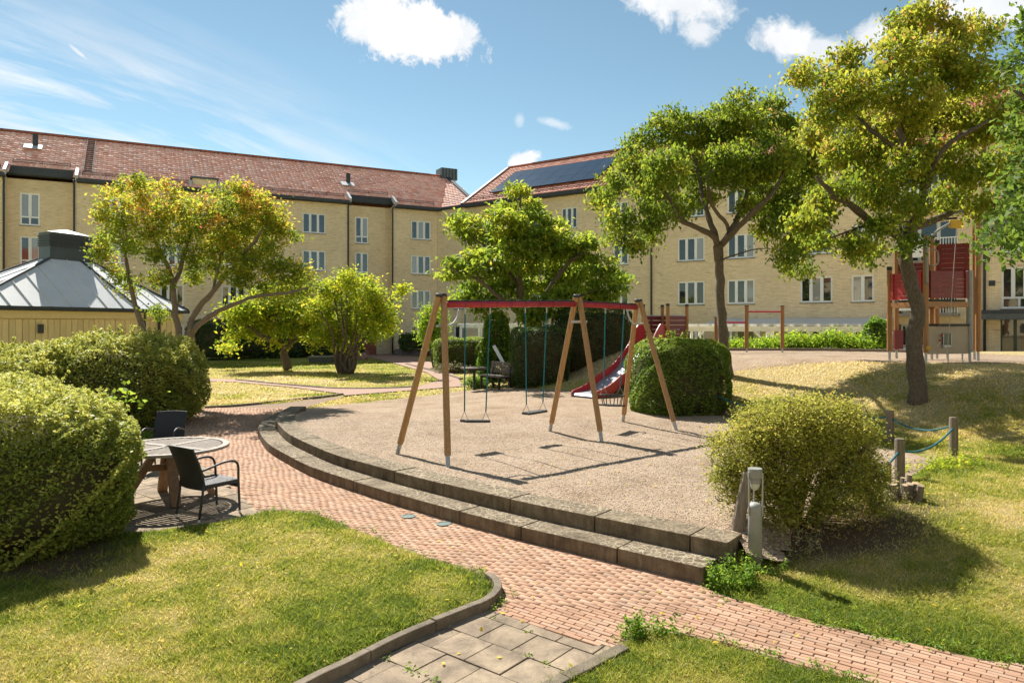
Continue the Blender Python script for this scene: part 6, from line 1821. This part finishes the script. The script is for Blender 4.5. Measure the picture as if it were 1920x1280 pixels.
# ------------------------------------------------------------------ planting along the buildings
def shrub(name, label, c, h, mat, n, ls, seed, group=None, spread=.16, cat='shrub'):
    rng = np.random.default_rng(seed)
    limbs = []
    for k in range(6):
        a_ = 2 * np.pi * k / 6 + rng.uniform(-.4, .4)
        limbs.append(([Vector(c), Vector(c) + Vector((math.cos(a_) * h[0] * .25, math.sin(a_) * h[1] * .25, h[2] * .6)), Vector(c) + Vector((math.cos(a_) * h[0] * .6, math.sin(a_) * h[1] * .6, h[2] * rng.uniform(1.1, 1.6)))], [.02, .014, .006]))
    blobs = [(c[0] + rng.uniform(-.4, .4) * h[0], c[1] + rng.uniform(-.4, .4) * h[1], c[2] + h[2] * rng.uniform(.7, 1.3), h[0] * .65, h[1] * .65, h[2] * .6) for _ in range(6)]
    return tree(name, label, cat, limbs, blobs, mat, 'bark', n, 26, ls, spread, seed, droop=.2, group=group, shell=.2)
for k, (px, Z, w, hh, what) in enumerate(((1395, 25.6, .95, .55, 'behind the left pull-up post'), (1440, 25.7, 1.0, .6, 'between the two tall pull-up posts'), (1490, 25.4, .9, .75, 'right of the pull-up bars'),
                                          (1528, 25.2, .8, .62, 'under the middle pergola brace'), (1578, 25.0, .9, .95, 'tallest, in front of the pergola'), (1610, 24.6, .7, .5, 'nearest the right end of the timber edge'))):
    x = XZ(px, Z); g = hz(x, Z)
    shrub('leafy_shrub', 'yellow green shrub ' + what, (x, Z, g), (w, .6, hh * .42), 'leaf_lime', 70, .10, 400 + k, 'shrubs in front of the pergola')
x = XZ(1643, 24.8); g = hz(x, 24.8)
hedge('climbing_vine', 'dark green vine on the pergola post left of the tower', 'vine', [((x, 24.8, g + .55), (.4, .35, .62), 0, 2.5)], 'leaf_vine', 420, .12, 410, rough=.09)
x = XZ(930, 26.5)
hedge('vine_column', 'tall vine covered post standing behind the park bench', 'vine', [((x, 26.5, 1.35), (.50, .45, 1.38), 0, 3.5), ((x - .15, 26.4, .75), (.55, .45, .75), 0, 3)], 'leaf_vine', 520, .12, 411, rough=.11, sprigs=30)
x = XZ(905, 34)
hedge('clipped_hedge', 'low clipped hedge beyond the lawn, behind the left swing', 'hedge', [((XZ(866, 35), 35, .85), (1.4, .6, .85), 0, 5), ((XZ(960, 34.5), 34.5, .8), (1.8, .6, .8), 0, 5)], 'leaf_box', 420, .09, 412, rough=.06)
for k, (px, Z, label) in enumerate(((858, 33.6, 'pale flowering ground plants in front of the low hedge'), (893, 25.3, 'bright green weeds under the picnic table'), (958, 24.3, 'pale yellow plants between the bench and dark hedge'))):
    x = XZ(px, Z)
    shrub('ground_plant', label, (x, Z, hz(x, Z)), (1.3 if k == 0 else .45, .3, .24 if k < 2 else .5), ('leaf_pale', 'leaf_vine', 'leaf_pale')[k], 45, .09, 420 + k, spread=.12, cat='plant')
x = XZ(812, 38)
shrub('slim_shrub', 'slim yellow green shrub behind the leftmost swing leg', (x, 38, .02), (.75, .6, 1.9), 'leaf_lime', 120, .15, 430, spread=.22)
for k, (px, Z, w, h_, label) in enumerate(((403, 46.5, 1.7, 1.35, 'dark shrub block at the left end of the planter wall'), (470, 48.5, 1.9, .95, 'dark hedge behind the left half of the planter wall'), (545, 50, 1.9, 1.0, 'dark hedge behind the right half of the planter wall'),
                                           (610, 50.5, 1.5, 1.05, 'dark hedge behind the concrete box'), (655, 51.5, 1.0, .9, 'dark shrub left of the entrance'))):
    x = XZ(px, Z)
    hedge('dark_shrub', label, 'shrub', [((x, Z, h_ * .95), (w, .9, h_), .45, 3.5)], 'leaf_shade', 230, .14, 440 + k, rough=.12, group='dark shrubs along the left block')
x = XZ(777, 53.2)
hedge('dark_shrub', 'dark spiky shrub growing in the planter box', 'shrub', [((x, 52.2, .95), (1.1, .7, .6), .45, 2.5)], 'leaf_shade', 260, .16, 450, rough=.18, sprigs=40)
# ------------------------------------------------------------------ weeds at the end of the steps, in the kerb and by the lawn corner
def weeds(name, label, cx, cy, rx, ry, n, h, mat, ls, seed):
    rng = np.random.default_rng(seed); C = []
    for k in range(n):
        a_, r_ = rng.uniform(0, 6.28), math.sqrt(rng.uniform(0, 1))
        x, y = cx + math.cos(a_) * r_ * rx, cy + math.sin(a_) * r_ * ry; g = hz(x, y)
        H = h * rng.uniform(.4, 1.2); m = int(10 + H * 60); t_ = rng.uniform(0, 1, m); le = rng.normal(0, .2, 2)
        C.append(np.stack([x + le[0] * t_ * H + rng.normal(0, .012 + ls * .2, m), y + le[1] * t_ * H + rng.normal(0, .012 + ls * .2, m), g + .005 + t_ * H], 1))
    C = np.concatenate(C); V, Fc = leaf_arrays(C, ls, rng, .1, .5, .5)
    o = np_mesh(name, V, Fc, mat, lv=np.repeat(np.clip(rng.normal(.6, .2, len(C)), 0, 1), 4))
    tag(o, label, 'weeds'); struct(o, 'stuff')
weeds('weed_clump', 'green weeds growing against the right end of the steps', 1.98, 6.38, .24, .18, 42, .22, 'leaf_vine', .04, 501)
weeds('weed_clump', 'low weeds round the foot of the bollard lamp', 2.32, 6.62, .26, .16, 26, .12, 'leaf_vine', .03, 502)
weeds('weed_clump', 'tall weed at the tip of the bottom right lawn', 1.02, 5.36, .2, .1, 34, .14, 'leaf_vine', .035, 503)
weeds('weed_clump', 'sparse weed stalks under the yellow shrub, right of the lamp', 2.75, 6.95, .4, .15, 22, .28, 'leaf_pale', .03, 504)
weeds('weed_clump', 'grassy weeds between the two rightmost rope posts', 6.0, 10.0, .6, .3, 40, .2, 'leaf_lime', .04, 505)
weeds('weed_clump', 'dry straw coloured weeds round the cut tree stump', 4.42, 8.12, .28, .16, 30, .12, 'leaf_pale', .035, 506)
# maple sprig growing out of the near hedge
rng = np.random.default_rng(77)
q = P(228, 748, 8.35); C = q + Vector((0, 0, 0)); C = np.array(C) + rng.normal(0, 1, (60, 3)) * np.array([.16, .12, .075])
V, Fc = leaf_arrays(C, .075, rng, .2, .6, .8); o = np_mesh('maple_sprig', V, Fc, 'leaf_vine', lv=np.repeat(np.clip(rng.normal(.85, .12, 60), 0, 1), 4)); struct(tag(o, 'bright green broad leaved sprig poking out of the near hedge', 'sprig'), 'stuff')

# ================================================================== GRASS
def blades(name, n, xr, yr, hgt, wid, seed, keep, patch=None):
    rng = np.random.default_rng(seed)
    y = yr[0] + (yr[1] - yr[0]) * rng.uniform(0, 1, n) ** 1.25
    x = rng.uniform(-.92, 1.05, n) * (y + .4)
    k = (x > xr[0]) & (x < xr[1]) & keep(x, y); x, y = x[k], y[k]
    z = terrain(x, y); n = len(x)
    d = dryness(x, y); so_ = soilness(x, y)
    k = rng.random(n) > so_ * .85; x, y, z, d = x[k], y[k], z[k], d[k]; n = len(x)
    tuft = vnoise(x * 9, y * 9, 5) * .8 + .5
    H = hgt * rng.uniform(.45, 1.3, n) * tuft * (1.15 - .45 * d); a_ = rng.uniform(0, 6.283, n); w = wid * rng.uniform(.7, 1.4, n) * np.clip(y / 6, .9, 2.5)
    le = rng.normal(0, .95, (n, 2)) * H[:, None]
    dx, dy = np.cos(a_) * w / 2, np.sin(a_) * w / 2
    V = np.stack([np.stack([x - dx, y - dy, z - .004], 1), np.stack([x + dx, y + dy, z - .004], 1), np.stack([x + le[:, 0], y + le[:, 1], z + H], 1)], 1).reshape(-1, 3)
    lv = np.clip(d + rng.normal(0, .22, n), 0, 1)
    return struct(np_mesh(name, V, np.arange(n * 3).reshape(-1, 3), 'grass', lv=np.repeat(lv, 3), off=(0, 0, 0)), 'stuff')
M['grass'] = leaf_mat('grass', [(0, (0.101, 0.152, 0.016)), (.28, (0.248, 0.281, 0.030)), (.55, (0.405, 0.363, 0.074)), (.8, (0.515, 0.414, 0.156)), (1, (0.589, 0.488, 0.258))], .42, .6)
def is_lawn(x, y):
    dp = np.minimum(np.minimum(sdist(PATH_POLY, x, y), sdist(SLAB_POLY, x, y)), sdist(PATIO_POLY, x, y))
    return (dp > .012 + .03 * vnoise(x * 5, y * 5, 3)) & (sdist(SAND_POLY, x, y) > .3 * vnoise(x * 2, y * 2, 9)) & (sdist(UP_POLY, x, y) > -.2)
blades('grass', 500000, (-8, 12), (4.0, 12.5), .036, .0085, 601, is_lawn)
blades('far_grass', 210000, (-14, 18), (12, 22), .055, .012, 602, is_lawn)
blades('distant_grass', 110000, (-20, 4), (21, 44), .07, .018, 603, lambda x, y: is_lawn(x, y) & (np.minimum(sdist(FAR_PATHS[0], x, y), sdist(FAR_PATHS[1], x, y)) > .03))
# fallen leaves and petals
rng = np.random.default_rng(9)
n = 260; y = rng.uniform(4.8, 12, n); x = rng.uniform(-.7, .75, n) * y
z = np.where(sdist(SAND_POLY, x, y) < 0, sand_z(x, y) + .012, np.where(np.minimum(np.minimum(sdist(PATH_POLY, x, y), sdist(SLAB_POLY, x, y)), sdist(PATIO_POLY, x, y)) < 0, .01, terrain(x, y) + .03))
k = sdist([(p.x, p.y) for p in STEP] + [(p.x, p.y) for p in reversed(step_in)], x, y) > .1
V, Fc = leaf_arrays(np.stack([x, y, z], 1)[k], .045, rng, 0, .9, .55)
struct(np_mesh('fallen_leaves', V, Fc, 'leaf_yellow', lv=np.repeat(rng.uniform(.6, 1, k.sum()), 4), off=(0, 0, 0)), 'stuff')

# small weeds in the joints of slabs and along the path edges
rng = np.random.default_rng(71); C = []
edge_pts = [G(a, b) for a, b in LAWN_A_EDGE + RIGHT_EDGE[:9] + LOW_EDGE[3:]]
for k in range(170):
    if k < 30:
        i = rng.integers(len(SLAB_POLY)); y = rng.uniform(4.7, 6.2); x = rng.uniform(-1.6, .9)
        if sdist(SLAB_POLY, np.array([x]), np.array([y]))[0] > -.02: continue
        v = x * MV.x + y * MV.y; o0 = -.256 * MV.x + 5.33 * MV.y + .15 + .1625
        v = round((v - o0) / .325) * .325 + o0; u = x * MU.x + y * MU.y; x, y = u * MU.x + v * MV.x, u * MU.y + v * MV.y; h_ = .02
    else:
        i = rng.integers(len(edge_pts) - 1); a, b = edge_pts[i], edge_pts[i + 1]
        if (a - b).length > 1.2: continue
        t = rng.random(); x, y = a.x + (b.x - a.x) * t + rng.normal(0, .05), a.y + (b.y - a.y) * t + rng.normal(0, .05); h_ = .05
    m = rng.integers(5, 16); C.append(np.stack([x + rng.normal(0, .022, m), y + rng.normal(0, .022, m), .006 + np.abs(rng.normal(0, h_ * .5, m))], 1))
C = np.concatenate(C); V, Fc = leaf_arrays(C, .028, rng, -.2, .6, .5)
struct(np_mesh('joint_weeds', V, Fc, 'leaf_vine', lv=np.repeat(np.clip(rng.normal(.6, .2, len(C)), 0, 1), 4), off=(0, 0, 0)), 'stuff')
